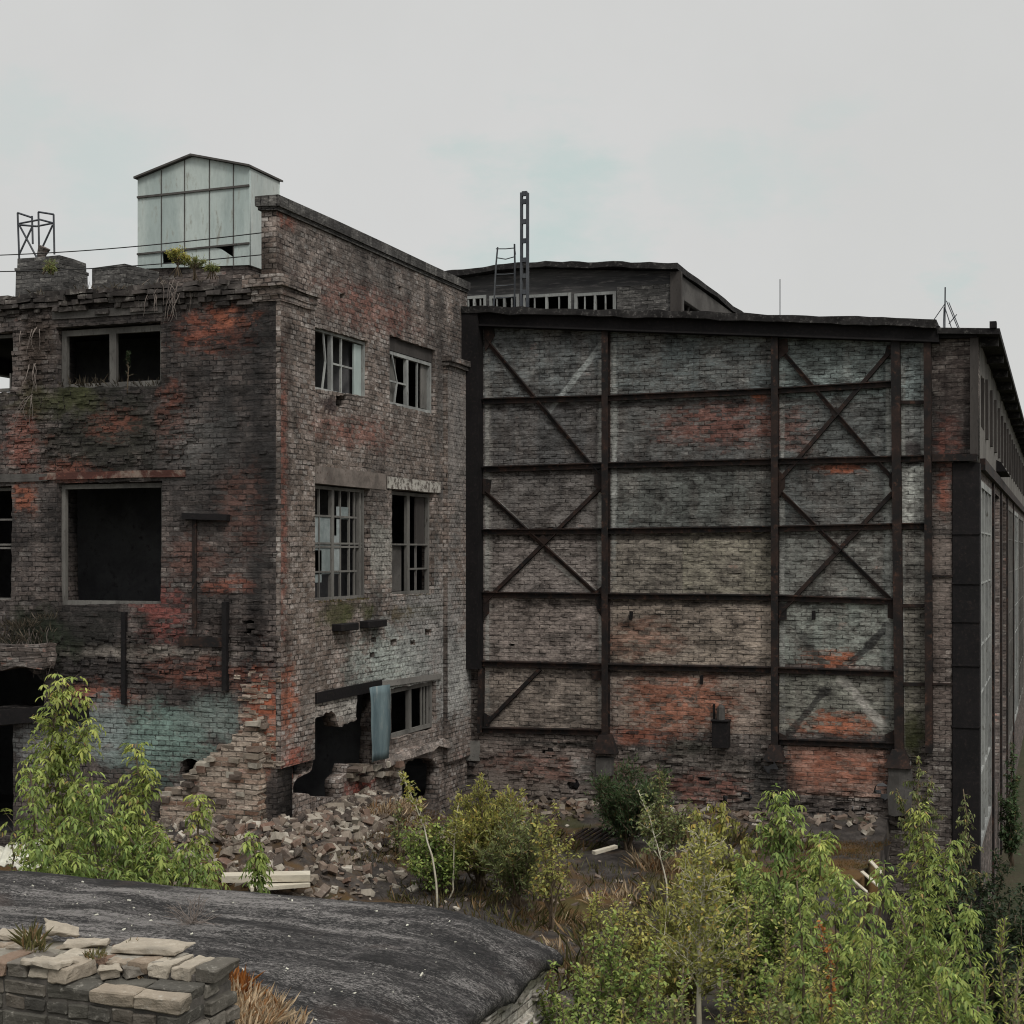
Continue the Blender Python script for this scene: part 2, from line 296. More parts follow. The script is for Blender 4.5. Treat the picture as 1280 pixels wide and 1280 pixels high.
M['loose'] = island_mat('old_shaded_brick', [(0,(.05,.047,.042)),(.4,(.085,.08,.068)),(.7,(.105,.09,.075)),(1,(.15,.138,.118))], s=24, bdist=.014)  # old brick, painted darker because the parapet front is turned from the light
M['loose_top'] = island_mat('sunlit_top_brick', [(0,(.15,.09,.065)),(.3,(.20,.155,.115)),(.7,(.24,.20,.155)),(1,(.33,.295,.24))], s=24, bdist=.014)  # sunlit tone of the parapet top put into a paler brick colour
M['pale_mortar'] = rough_mat('pale_mortar', (.15,.135,.11), (.25,.23,.195), (.09,.085,.065), 4, 25, bdist=.02)
M['mortar'] = rough_mat('crumbling_mortar', (.05,.047,.042), (.10,.09,.08), None, 4, 25, bdist=.02)
M['straw'] = leaf_mat('straw', (.52,.40,.26), (.64,.51,.35), (.38,.22,.11), .2)
M['olive_grass'] = leaf_mat('olive_grass', (.10,.10,.035), (.17,.15,.06), (.24,.16,.08), .25)
M['rustweed'] = leaf_mat('rust_weed', (.32,.12,.03), (.42,.17,.04), (.25,.1,.04), .2)
M['mossbrown'] = leaf_mat('brown_moss', (.13,.07,.022), (.18,.10,.03), (.10,.09,.03), .25)
M['rootdry'] = leaf_mat('dry_root', (.07,.06,.045), (.12,.1,.07), (.16,.13,.1), .2)
M['lf_maple'] = leaf_mat('maple_leaf', (.18,.24,.06), (.43,.46,.12), (.40,.27,.10), .025)
M['lf_green'] = leaf_mat('green_leaf', (.145,.22,.06), (.35,.41,.105), (.35,.34,.11), .025)
M['lf_yellow'] = leaf_mat('yellow_green_leaf', (.23,.245,.07), (.46,.435,.12), (.5,.36,.10), .06)
M['lf_olive'] = leaf_mat('olive_leaf', (.15,.185,.075), (.28,.30,.11), (.38,.28,.10), .06)
M['lf_shade'] = leaf_mat('shade_dark_leaf', (.02,.035,.016), (.04,.06,.025), (.06,.05,.03), .03)  # leaf colour darkened to stand for the deep shade of the gap
M['lf_deep'] = leaf_mat('deep_green_leaf', (.055,.095,.042), (.10,.145,.06), (.16,.14,.06), .05)

# felt roof
def felt():
    m, nt = new_mat('tar_felt'); g = G(nt); p = g.obj()
    sp = g.n('SeparateXYZ', {0: p})
    w = g.noise(g.vmath('MULTIPLY', p, (.6,.6,.6)), 1.0, 5)
    st = g.vmath('MULTIPLY', p, (.55, 3.0, 3.0))
    a = g.noise(st, .8, 9, .72, .7); b = g.noise(g.vmath('MULTIPLY', p, (4.2, 10, 10)), 2.0, 9, .8, .5); c = g.noise(p, 26, 6, .75); d = g.noise(g.vmath('MULTIPLY', p, (12, 26, 26)), 2.2, 6, .8, .4)
    yy = g.math('ADD', sp.outputs[1], g.math('MULTIPLY', g.math('SUBTRACT', w, .5), 1.1))
    band = g.math('ABSOLUTE', g.math('SUBTRACT', g.math('FRACT', g.math('MULTIPLY', yy, 1.15)), .5))
    col = g.mix(g.ss(b, .42, .60), (.010,.0095,.010), (.060,.055,.054))
    col = g.mix(g.math('MULTIPLY', g.ss(d, .47, .60), g.ss(a, .40, .58, .15, .9)), col, (.25,.235,.225))
    col = g.mix(g.ss(g.noise(g.vmath('MULTIPLY', p, (.5,1.6,1.6)), 1.3, 7, .7, .8), .50, .60, 0, .8), col, (.014,.013,.013))
    col = g.mix(g.ss(g.math('ADD', g.math('MULTIPLY', a, .6), g.math('MULTIPLY', d, .4)), .50, .58, 0, .75), col, (.25,.235,.225))
    tar = g.math('MULTIPLY', g.ss(g.math('ADD', band, g.math('MULTIPLY', g.math('SUBTRACT', b, .5), .7)), .17, .06), g.ss(w, .36, .5))
    col = g.mix(g.math('MULTIPLY', tar, g.ss(d, .62, .45, .35, .95)), col, (.012,.0115,.012))
    col = g.mix(g.ss(c, .62, .74, 0, .8), col, (.30,.285,.27))
    cr = g.math('ABSOLUTE', g.math('SUBTRACT', g.noise(g.vmath('MULTIPLY', p, (1.4,3.0,3.0)), 1.6, 8, .7, 1.0), .5))
    col = g.mix(g.ss(cr, .018, .004, 0, .9), col, (.008,.008,.008))
    col = g.mix(g.ss(g.noise(p, .9, 6), .56, .75, 0, .5), col, (.06,.038,.03))
    h = g.math('ADD', g.math('MULTIPLY', b, 1.0), g.math('ADD', g.math('MULTIPLY', d, .6), g.math('MULTIPLY', c, .35)))
    g.out(col, .88, h, spec=.25, bstr=.9, bdist=.035)
    return m
M['felt'] = felt()
def yardm():
    m, nt = new_mat('yard_earth'); g = G(nt); p = g.obj()
    a = g.noise(p, .55, 8, .65, .4); b = g.noise(p, 3.2, 8, .7); c = g.noise(p, 22, 6, .7)
    col = g.mix(g.ss(b, .35, .65), (.032,.028,.026), (.075,.066,.06))
    col = g.mix(g.ss(a, .47, .62, 0, .85), col, (.105,.06,.022))
    col = g.mix(g.ss(g.noise(p, 1.1, 6), .55, .7, 0, .6), col, (.06,.062,.024))
    col = g.mix(g.ss(c, .66, .74), col, (.3,.27,.22))
    g.out(col, .95, g.math('ADD', b, g.math('MULTIPLY', c, .6)), spec=.1, bstr=.8, bdist=.04)
    return m
M['yard'] = yardm()
M['ground'] = rough_mat('ground_soil', (.03,.035,.016), (.05,.042,.025), (.035,.05,.02), .5, 8, bdist=.05)

# ------------------------------------------------------------------ object helpers
class MB:
    def __init__(s): s.v = []; s.f = []; s.mi = []
    def poly(s, pts, mi=0):
        k = len(s.v); s.v += [tuple(p) for p in pts]; s.f.append(tuple(range(k, k+len(pts)))); s.mi.append(mi)
    def hexa(s, c, mi=0):      # 8 corners: 0-3 bottom ring, 4-7 top ring
        k = len(s.v); s.v += [tuple(p) for p in c]
        for q in ((3,2,1,0),(4,5,6,7),(0,1,5,4),(1,2,6,5),(2,3,7,6),(3,0,4,7)):
            s.f.append(tuple(k+i for i in q)); s.mi.append(mi)
    def box(s, x0, x1, y0, y1, z0, z1, mi=0, jit=0.0):
        c = [(x0,y0,z0),(x1,y0,z0),(x1,y1,z0),(x0,y1,z0),(x0,y0,z1),(x1,y0,z1),(x1,y1,z1),(x0,y1,z1)]
        if jit: c = [tuple(q+random.uniform(-jit, jit) for q in p) for p in c]
        s.hexa(c, mi)
    def bar(s, p0, p1, w, d, nrm, off=0.0, mi=0):   # flat bar from p0 to p1, width w across, from depth -off.. standing d out along nrm
        p0 = Vector(p0); p1 = Vector(p1); n = Vector(nrm).normalized(); t = (p1-p0).normalized(); a = t.cross(n).normalized()*w*.5
        lo = n*off; hi = n*(off+d)
        s.hexa([p0-a+lo, p0+a+lo, p0+a+hi, p0-a+hi, p1-a+lo, p1+a+lo, p1+a+hi, p1-a+hi], mi)
    def tube(s, pts, rads, n=6, mi=0, cap=True):
        pts = [Vector(p) for p in pts]; rings = []
        for i, p in enumerate(pts):
            t = (pts[min(i+1, len(pts)-1)]-pts[max(i-1, 0)])
            t = t.normalized() if t.length > 1e-6 else Vector((0,0,1))
            a = t.cross(Vector((.31,.95,.1)) if abs(t.z) > .8 else Vector((0,0,1))).normalized(); b = t.cross(a)
            r = rads[i] if isinstance(rads, (list, tuple)) else rads
            k = len(s.v); rings.append(k)
            for j in range(n):
                an = 2*math.pi*j/n; s.v.append(tuple(p+a*(r*math.cos(an))+b*(r*math.sin(an))))
        for q in range(len(rings)-1):
            for j in range(n):
                s.f.append((rings[q]+j, rings[q]+(j+1)%n, rings[q+1]+(j+1)%n, rings[q+1]+j)); s.mi.append(mi)
        if cap:
            s.f.append(tuple(rings[0]+j for j in reversed(range(n)))); s.mi.append(mi)
            s.f.append(tuple(rings[-1]+j for j in range(n))); s.mi.append(mi)
    def mesh(s, name):
        me = bpy.data.meshes.new(name); me.from_pydata(s.v, [], s.f)
        me.polygons.foreach_set('material_index', s.mi); me.update(); return me
    def build(s, name, mats, parent=None, bevel=0.0, smooth=False, subdiv=0, rough=0.0, rscale=6.0):
        me = s.mesh(name)
        return finish(name, me, mats, parent, bevel, smooth, rough=rough, rscale=rscale, subdiv=subdiv)
def finish(name, me, mats, parent=None, bevel=0.0, smooth=False, rough=0.0, rscale=6.0, subdiv=0):
    if not isinstance(mats, (list, tuple)): mats = [mats]
    for m in mats: me.materials.append(m)
    bm = bmesh.new(); bm.from_mesh(me)
    if bevel: bmesh.ops.bevel(bm, geom=list(bm.edges), offset=bevel, segments=1, affect='EDGES', clamp_overlap=True)
    if subdiv: bmesh.ops.subdivide_edges(bm, edges=list(bm.edges), cuts=subdiv, use_grid_fill=True)
    if rough:
        for v in bm.verts:
            n = mnoise.noise_vector(v.co*rscale); v.co += Vector(n)*rough
    bmesh.ops.recalc_face_normals(bm, faces=list(bm.faces))
    bm.to_mesh(me); bm.free()
    if smooth: me.polygons.foreach_set('use_smooth', [True]*len(me.polygons))
    o = bpy.data.objects.new(name, me); COL.objects.link(o)
    if parent is not None: attach(o, parent)
    return o
def attach(o, parent):
    o.parent = parent
    if parent.type == 'EMPTY': o.location = -Vector(parent.location)      # part meshes are in world metres
def tag(o, label, cat, group=None):
    o['label'] = label; o['category'] = cat
    if group: o['group'] = group
    return o
def struct(o): o['kind'] = 'structure'; return o
def stuff(o, label=None, cat=None):
    o['kind'] = 'stuff'
    if label: o['label'] = label; o['category'] = cat
    return o
def thing(name, label, cat, loc, group=None):
    o = bpy.data.objects.new(name, None); COL.objects.link(o); o.location = loc; o.empty_display_size = .3
    return tag(o, label, cat, group)

def roughen(poly, step=.0775, amp=.012, rnd=random):
    out = []
    for i, p in enumerate(poly):
        q = poly[(i+1) % len(poly)]; L = math.dist(p, q); n = max(1, int(L/step))
        for k in range(n):
            t = k/n; a = amp if k else amp*.4
            out.append((p[0]+(q[0]-p[0])*t+rnd.uniform(-a, a), p[1]+(q[1]-p[1])*t+rnd.uniform(-a, a)))
    return out
def poly_wall(name, outer, holes, thick, mat, parent, mapf):
    """filled 2D outline with holes, extruded; mapf(u, v, w) gives world metres, w from 0 (face) to thick"""
    cu = bpy.data.curves.new(name, 'CURVE'); cu.dimensions = '2D'; cu.fill_mode = 'BOTH'; cu.extrude = thick/2
    for pl in [outer]+list(holes):
        sp = cu.splines.new('POLY'); sp.points.add(len(pl)-1); sp.use_cyclic_u = True
        for p, q in zip(sp.points, pl): p.co = (q[0], q[1], 0, 1)
    ob = bpy.data.objects.new('tmp', cu); COL.objects.link(ob)
    dg = bpy.context.evaluated_depsgraph_get()
    me = bpy.data.meshes.new_from_object(ob.evaluated_get(dg))
    bpy.data.objects.remove(ob); bpy.data.curves.remove(cu)
    me.name = name
    for v in me.vertices:
        v.co = mapf(v.co.x, v.co.y, v.co.z+thick/2)
    bm = bmesh.new(); bm.from_mesh(me); bmesh.ops.remove_doubles(bm, verts=list(bm.verts), dist=1e-5)
    bm.to_mesh(me); bm.free()
    me.materials.clear()
    return finish(name, me, mat, parent)
mapF = lambda Y: (lambda u, v, w: Vector((u, Y+w, v)))       # faces -Y
mapS = lambda X: (lambda u, v, w: Vector((X-w, u, v)))       # faces +X
def pF(pts, Y): return [(onY(a, b, Y).x, onY(a, b, Y).z) for a, b in pts]
def pS(pts, X): return [(onX(a, b, X).y, onX(a, b, X).z) for a, b in pts]
def mbox(mb, mp, u0, u1, v0, v1, w0, w1, mi=0):
    c = [mp(u, v, w) for v in (v0, v1) for (u, w) in ((u0,w0),(u1,w0),(u1,w1),(u0,w1))]
    mb.hexa(c, mi)
def window(parent, mp, u0, u1, v0, v1, mat, mull=(), vbars=(), hbars=(), recess=.14, fw=.055, panes=(), tilt=(), name='window'):
    """wooden frame with its bars; mull/vbars/hbars as fractions, vbars/hbars as (fraction, from, to)"""
    mb = MB(); w0, w1 = recess, recess+.07
    mbox(mb, mp, u0, u0+fw, v0, v1, w0, w1); mbox(mb, mp, u1-fw, u1, v0, v1, w0, w1)
    mbox(mb, mp, u0+fw, u1-fw, v1-fw, v1, w0+.002, w1-.002); mbox(mb, mp, u0+fw, u1-fw, v0, v0+fw, w0+.002, w1-.002)
    W = u1-u0; H = v1-v0
    for m in mull:
        f, a, b, wd = m; mbox(mb, mp, u0+W*f-wd/2, u0+W*f+wd/2, v0+fw+(H-2*fw)*a, v0+fw+(H-2*fw)*b, w0+.004, w1-.004)
    for f, a, b in vbars: mbox(mb, mp, u0+W*f-.014, u0+W*f+.014, v0+fw+(H-2*fw)*a, v0+fw+(H-2*fw)*b, w0+.016, w1-.02)
    for f, a, b in hbars: mbox(mb, mp, u0+fw+(W-2*fw)*a, u0+fw+(W-2*fw)*b, v0+H*f-.015, v0+H*f+.015, w0+.012, w1-.016)
    for (f0, g0, f1, g1) in tilt:      # loose bars hanging askew
        a = mp(u0+W*f0, v0+H*g0, w0+.0); b = mp(u0+W*f1, v0+H*g1, w0+.0); n = mp(0,0,0)-mp(0,0,1)
        mb.bar(a, b, .03, .025, n, -.03)
    o = mb.build(name, mat, parent, rough=.006, rscale=3)
    for (a, b, c, d) in panes:
        pb = MB(); mbox(pb, mp, u0+W*a, u0+W*b, v0+H*c, v0+H*d, w0+.03, w0+.036)
        pb.build('pane', M['pane'], o)
    return o

# ================================================================== BRICK OFFICE BLOCK (left)
office = thing('factory_block', 'sooty three storey brick block with empty windows, left of the steel framed hall', 'building', (-13.5, 22.5, -5))
ZR = 4.0          # roof
xl = -19.0
def X(px): return onY(px, 600, YF).x
def Z(px, py): return onY(px, py, YF).z
top = []
xs = np.linspace(xl, XS, 60)
rr = random.Random(3)
for x in xs: top.append((x, 3.98+rr.uniform(-.05, .03)+(.03 if x > -12 else 0)))
outer = [(xl, -7.2), (XS, -7.2)]+top[::-1]
h_w1 = roughen(pF([(70,484),(201,483),(201,401),(70,409)], YF), .0775, .012, rr)
h_w2 = roughen(pF([(73,757),(201,754),(203,601),(71,604)], YF), .0775, .01, rr)
h_w0 = roughen(pF([(-60,492),(15,490),(16,414),(-60,420)], YF), .0775, .012, rr)
h_w3 = roughen(pF([(-70,752),(14,750),(15,607),(-70,612)], YF), .0775, .012, rr)
h_up = roughen(pF([(-90,886),(54,884),(58,858),(46,842),(20,832),(-90,830)], YF), .0775, .03, rr)
h_dr = roughen(pF([(-90,1045),(17,1045),(16,906),(-90,914)], YF), .0775, .012, rr)
h_h1 = roughen(pF([(224,968),(240,970),(247,956),(246,950),(234,948),(226,953)], YF), .06, .02, rr)
h_h2 = roughen(pF([(303,792),(317,794),(318,777),(302,775)], YF), .06, .02, rr)
office_front = poly_wall('front_wall', outer, [h_w1, h_w2, h_w0, h_w3, h_up, h_dr, h_h1, h_h2], .5, M['front'], office, mapF(YF))

# side wall with parapet (faces the yard)
yb = onX(584, 600, XS).y
outer = [(YF+.5, -7.2), (yb, -7.2), (yb, 5.17), (YF+.02, 5.17), (YF+.02, 3.97), (YF+.5, 3.97)]
h_u1 = roughen(pS([(390,486),(460,496),(460,426),(390,408)], XS), .0775, .012, rr)
h_u2 = roughen(pS([(487,504),(544,519),(544,438),(487,419)], XS), .0775, .014, rr)
h_m1 = roughen(pS([(392,751),(463,749),(463,609),(392,604)], XS), .0775, .012, rr)
h_m2 = roughen(pS([(490,744),(543,742),(543,615),(490,612)], XS), .0775, .012, rr)
h_g2 = roughen(pS([(489,924),(545,911),(545,851),(489,861)], XS), .0775, .012, rr)
h_g1 = roughen(pS([(366,992),(368,978),(374,968),(386,966),(391,955),(393,900),(404,894),(414,888),(419,893),(421,900),(424,908),(434,905),(446,900),
                   (446,868),(472,859),(468,900),(466,956),(450,960),(436,956),(432,968),(424,976),(424,1000)], XS), .08, .03, rr)
h_bs = roughen(pS([(503,1022),(541,1016),(548,985),(549,958),(540,948),(520,948),(503,955)], XS), .08, .02, rr)
small = []
for (px, py, s) in [(427,501,7),(467,800,3),(492,803,4),(516,803,3),(535,790,4),(465,818,3),(370,930,5),(578,905,4),(500,360,2),(428,370,3)]:
    small.append(roughen(pS([(px-s,py+s),(px+s,py+s),(px+s,py-s),(px-s,py-s)], XS), .05, .012, rr))
poly_wall('side_wall', outer, [h_u1, h_u2, h_m1, h_m2, h_g2, h_g1, h_bs]+small, .25, M['side'], office, mapS(XS))
mb = MB()
mb.box(XS-.31, XS+.06, YF-.05, yb+.02, 5.03, 5.19); mb.box(XS-.28, XS+.03, YF-.02, yb+.01, 4.97, 5.03)
mb.build('parapet_coping', M['coping'], office, subdiv=3, rough=.03, rscale=3)
# corner and end pilasters of the side face
mb = MB()
y1 = onX(388, 600, XS).y
mb.box(XS-.02, XS+.08, YF+.004, y1, -3.15, 3.72); mb.build('pilaster', M['side'], office); mb = MB()
y2 = onX(554, 600, XS).y
mb.box(XS-.02, XS+.09, y2, yb-.004, -3.9, 3.45)
mb.build('pilaster', M['side'], office)
mb = MB()
mb.box(XS-.5, XS+.17, YF-.12, y1+.05, 3.86, 4.03); mb.box(XS-.45, XS+.12, YF-.06, y1+.03, 3.74, 3.86); mb.box(XS-.40, XS+.10, YF-.04, y1+.02, 3.66, 3.74); mb.build('cornice', M['side'], office, subdiv=2, rough=.03, rscale=4); mb = MB()
mb.box(XS-.02, XS+.19, y2-.05, yb-.01, 3.52, 3.62); mb.box(XS-.02, XS+.14, y2-.03, yb-.02, 3.45, 3.52)
mb.build('cornice', M['side'], office, subdiv=2, rough=.03, rscale=4)
# crumbling brick eave along the front: courses of loose bricks
mb = MB(); rr2 = random.Random(11)
for row, (dz, pr) in enumerate([(3.62,.03),(3.70,.06),(3.78,.10),(3.86,.13),(3.94,.12)]):
    x = -18.5
    while x < XS-.5:
        w = rr2.choice([.12,.25,.25]); 
        if rr2.random() > (.10 if row < 4 else .35):
            p = pr+rr2.uniform(-.05, .03)
            mb.box(x, x+w-.01, YF-p, YF+.3, dz+rr2.uniform(-.006,.006), dz+.068, jit=.012)
        x += w
mb.build('eave_courses', rough_mat('eave_brick', (.035,.031,.029), (.075,.065,.06), (.16,.15,.135), 2.2, 9, bdist=.02, island=.7), office)
# roof, floors, back and far walls
mb = MB()
mb.box(xl, XS-.24, YF+.5, 30, 3.7, 3.93)
mb.build('roof', M['dark_concrete'], office)
mb = MB(); mb.box(xl, XS-.24, YF+.5, 30, 1.45, 1.7); mb.box(xl, XS-.24, YF+.5, 30, -1.75, -1.5); mb.box(xl, XS-.24, YF+.5, 30, -7.2, -4.6)
mb.build('floor_slab', M['interior'], office)
mb = MB(); mb.box(xl, XS-.24, 30, 30.4, -7.2, 3.7); mb.build('back_wall', M['interior'], office)
poly_wall('end_wall', [(YF+.5,-7.2),(30.4,-7.2),(30.4,3.98),(YF+.5,3.98)], [[(22.3,2.3),(24.6,2.3),(24.6,3.42),(22.3,3.42)]], .4, M['interior'], office, lambda u, v, w: Vector((xl-w, u, v)))
for (xa__, yy, z0, z1) in [(xl,22.6,-1.5,1.45),(xl,23.0,-4.6,-1.75),(-17.25,21.8,1.7,3.7)]:
    mb = MB(); mb.box(xa__, XS-.24, yy, yy+.2, z0, z1); mb.build('partition', M['interior'], office)

# front windows
mp = mapF(YF)
def fw(px0, px1, pyt, pyb): a = onY(px0, pyb, YF); b = onY(px1, pyt, YF); return a.x, b.x, a.z, b.z
u = fw(71, 201, 404, 487)
window(office, mp, *u, M['wood'], mull=[(.5,0,1,.12)], fw=.09, recess=.12)
u = fw(72, 202, 603, 756)
window(office, mp, *u, M['wood'], fw=.07, recess=.10)
u = fw(-60, 15, 416, 491); window(office, mp, *u, M['wood'], mull=[(.5,0,1,.07)], vbars=[(.86,0,.3),(.93,0,.3)], fw=.05)
u = fw(-70, 14, 609, 751); window(office, mp, *u, M['wood'], mull=[(.5,0,1,.07)], hbars=[(.72,0,1),(.5,0,1),(.47,0,1)], fw=.05)
# lintels
mb = MB(); a = onY(70, 597, YF); b = onY(232, 590, YF); mb.box(a.x-.3, b.x, YF-.03, YF+.2, a.z-.03, a.z+.08); mb.build('lintel', M['lintel_red'], office, subdiv=2, rough=.012, rscale=6)
mb = MB(); a = onY(-80, 606, YF); b = onY(60, 596, YF); mb.box(a.x, b.x-.0, YF-.03, YF+.2, a.z+.02, a.z+.14); mb.build('lintel', M['dark_concrete'], office, subdiv=2, rough=.012, rscale=6)
mb = MB(); a = onY(66, 400, YF); b = onY(204, 398, YF); mb.box(a.x, b.x, YF-.02, YF+.2, a.z+.0, a.z+.12); mb.build('lintel', M['dark_concrete'], office, subdiv=2, rough=.01)
# steel pieces on the front
def fbar(mb, a, b, w, d=.07, Y=YF, off=-.03): mb.bar(onY(*a, Y), onY(*b, Y), w, d, (0,-1,0), off)
mb = MB(); fbar(mb, (157,765), (157,880), .07, .10); mb.build('steel_post', M['black_steel'], office)
mb = MB(); fbar(mb, (284,752), (284,863), .08, .12); mb.build('steel_post', M['black_steel'], office)
mb = MB(); fbar(mb, (244,650), (244,800), .07, .06); mb.build('steel_post', M['steel'], office)
mb = MB(); fbar(mb, (232,645), (288,647), .09, .14); mb.build('canopy_bracket', M['black_steel'], office)
mb = MB(); fbar(mb, (226,801), (282,803), .14, .08); mb.build('steel_ledge', M['steel'], office)
mb = MB(); a = onY(-80, 904, YF); b = onY(111, 887, YF); mb.bar(a, b, .22, .28, (0,-1,0), -.12); mb.build('door_beam', M['black_steel'], office)
# grown-over ledge on the left
mb = MB(); a = onY(-90, 820, YF); b = onY(70, 800, YF); mb.box(a.x, b.x, YF-.38, YF+.02, a.z-.12, a.z+.22); mb.build('broken_ledge', M['dark_brick'], office, subdiv=5, rough=.12, rscale=3.5)

# side windows
mp = mapS(XS)
def sw(px0, px1, zt, zb): return onX(px0, 600, XS).y, onX(px1, 600, XS).y, zb, zt
u = sw(390, 460.5, 3.46, 2.50)
window(office, mp, *u, M['pale_wood'], mull=[(.40,0,1,.07)], vbars=[(.58,0,1)], hbars=[(.50,.42,.8)], fw=.045, recess=.06, panes=[], tilt=[(.26,.96,.30,.5),(.30,.5,.24,.04)])
mb = MB(); a = onX(450, 455, XS); 
fr = MB(); mbox(fr, mp, u[1]-.33, u[1]-.07, 2.56, 3.4, .1, .13); fr.build('casement', M['tin'], office)
u = sw(487.5, 543.5, 3.45, 2.52)
window(office, mp, *u, M['pale_wood'], mull=[(.46,0,1,.08)], vbars=[(.70,0,1)], hbars=[(.45,0,.46)], fw=.06, recess=.07, tilt=[(.12,.98,.24,.45),(.24,.45,.18,.03)])
mb = MB(); mbox(mb, mp, u[0]-.02, u[1]+.02, 3.46, 3.68, .06, .4); mb.build('lintel', M['dark_wood'], office)
fr = MB(); mbox(fr, mp, u[0]+.34, u[0]+.66, 2.6, 3.38, .2, .22); fr.build('casement', M['wood'], office); fr = MB(); mbox(fr, mp, u[1]-.36, u[1]-.1, 2.6, 3.39, .12, .14); fr.build('casement', M['wood'], office)
u = sw(392, 462, 1.03, -.76)
window(office, mp, *u, M['wood'], mull=[(.43,0,1,.09),(.93,0,1,.06)], vbars=[(.21,0,1),(.58,0,1),(.74,.0,1),(.84,0,1)], hbars=[(.74,0,.9),(.5,0,1),(.47,0,1),(.25,0,.9)], fw=.05, recess=.10,
       panes=[(.05,.03,.2,.23),(.05,.26,.16,.44),(.46,.52,.57,.73),(.59,.04,.73,.23),(.75,.52,.83,.72)])
u = sw(490, 543, 1.05, -.75)
window(office, mp, *u, M['wood'], mull=[(.5,0,1,.11)], vbars=[(.70,0,.5),(.2,0,.0)], hbars=[(.49,0,1),(.25,.5,1)], fw=.06, recess=.10)
fr = MB(); mbox(fr, mp, u[0]+.1, u[0]+.75, -.68, .1, .17, .175); fr.build('window_mesh', M['dark_concrete'], office)
fr = MB(); mbox(fr, mp, u[1]-.55, u[1]-.16, .15, 1.0, .13, .16); fr.build('casement', M['dark_wood'], office)
u = sw(489, 545, -2.36, -3.2)
window(office, mp, *u, M['wood'], mull=[(.5,0,1,.12)], vbars=[(.78,0,1),(.85,0,1),(.92,0,1)], fw=.07, recess=.08)
# side lintels
mb = MB(); a = onX(390, 600, XS); b = onX(482, 600, XS); mbox(mb, mp, a.y, b.y, 1.05, 1.32, -.012, .2); mb.build('lintel', M['lintel_old'], office, subdiv=2, rough=.008)
mb = MB(); a = onX(484, 600, XS); b = onX(549, 600, XS); mbox(mb, mp, a.y, b.y, 1.08, 1.28, -.03, .2); mb.build('lintel', M['lintel_white'], office, subdiv=2, rough=.012)
mb = MB(); mb.bar(onX(393,873,XS), onX(475,856,XS), .17, .2, (1,0,0), -.16); mb.build('lintel', M['black_steel'], office)
mb = MB(); mb.bar(onX(476,855,XS), onX(550,845,XS), .10, .06, (1,0,0), -.03); mb.build('lintel', M['concrete'], office, subdiv=2, rough=.01)
# hanging blue door sheet, bent
mb = MB(); n = 9
g0, g1 = onX(447, 900, XS).y, onX(468, 900, XS).y
for i in range(n):
    f = i/n; f2 = (i+1)/n
    def sec(f): 
        z = -2.2-(1.22*f); w = -.21-.03*math.sin(f*3.1); y0 = g0+.0+.07*f*f+.02*math.sin(9*f); y1 = g1+.06-.05*f+.015*math.sin(13*f); return z, w, y0, y1
    A, B = sec(f), sec(f2)
    for j in range(4):
        s, t = j/4, (j+1)/4; cv = lambda q: .035*math.sin(q*5)
        mb.poly([mp(A[2]+(A[3]-A[2])*s, A[0], A[1]+cv(s)), mp(A[2]+(A[3]-A[2])*t, A[0], A[1]+cv(t)), mp(B[2]+(B[3]-B[2])*t, B[0], B[1]+cv(t)), mp(B[2]+(B[3]-B[2])*s, B[0], B[1]+cv(s))])
o = mb.build('door_sheet', M['blue_sheet'], office, smooth=True); o['label'] = 'bent blue grey door sheet hanging over the broken doorway'
bm = bmesh.new(); bm.from_mesh(o.data); bmesh.ops.remove_doubles(bm, verts=list(bm.verts), dist=1e-3); bmesh.ops.recalc_face_normals(bm, faces=list(bm.faces)); bm.to_mesh(o.data); bm.free()
so = o.modifiers.new('thick', 'SOLIDIFY'); so.thickness = .012
# protruding beam ends
for (px, py, w) in [(426,783,22),(461,779,23)]:
    c = onX(px, py, XS); a = onX(px-w/2, py, XS); b = onX(px+w/2, py, XS)
    mb = MB(); mb.box(XS-.05, XS+.17, a.y, b.y, c.z-.065, c.z+.05); mb.build('beam_end', M['black_steel'], office, bevel=.01)
# broken concrete slab over the basement hole and rough masonry below the ground floor window
mb = MB(); a = onX(472, 950, XS); b = onX(560, 925, XS); 
mb.hexa([(XS-.1,a.y,a.z-.12),(XS+.12,a.y,a.z-.10),(XS+.16,b.y,b.z-.06),(XS-.1,b.y,b.z-.1),(XS-.1,a.y,a.z+.08),(XS+.10,a.y,a.z+.02),(XS+.12,b.y,b.z+.04),(XS-.1,b.y,b.z+.1)])
mb.build('broken_slab', M['side'], office, subdiv=8, rough=.09, rscale=4.5)
mb = MB(); rr3 = random.Random(5)
for i in range(30):
    px = rr3.uniform(436, 500); c = onX(px, rr3.uniform(958, 975)-(px-436)*.12, XS)
    s = rr3.uniform(.06, .13); mb.box(XS-.15, XS+rr3.uniform(.02,.2), c.y-s, c.y+s, c.z-.04, c.z+.04, jit=.02)
mb.build('broken_masonry', M['rubble'], office)

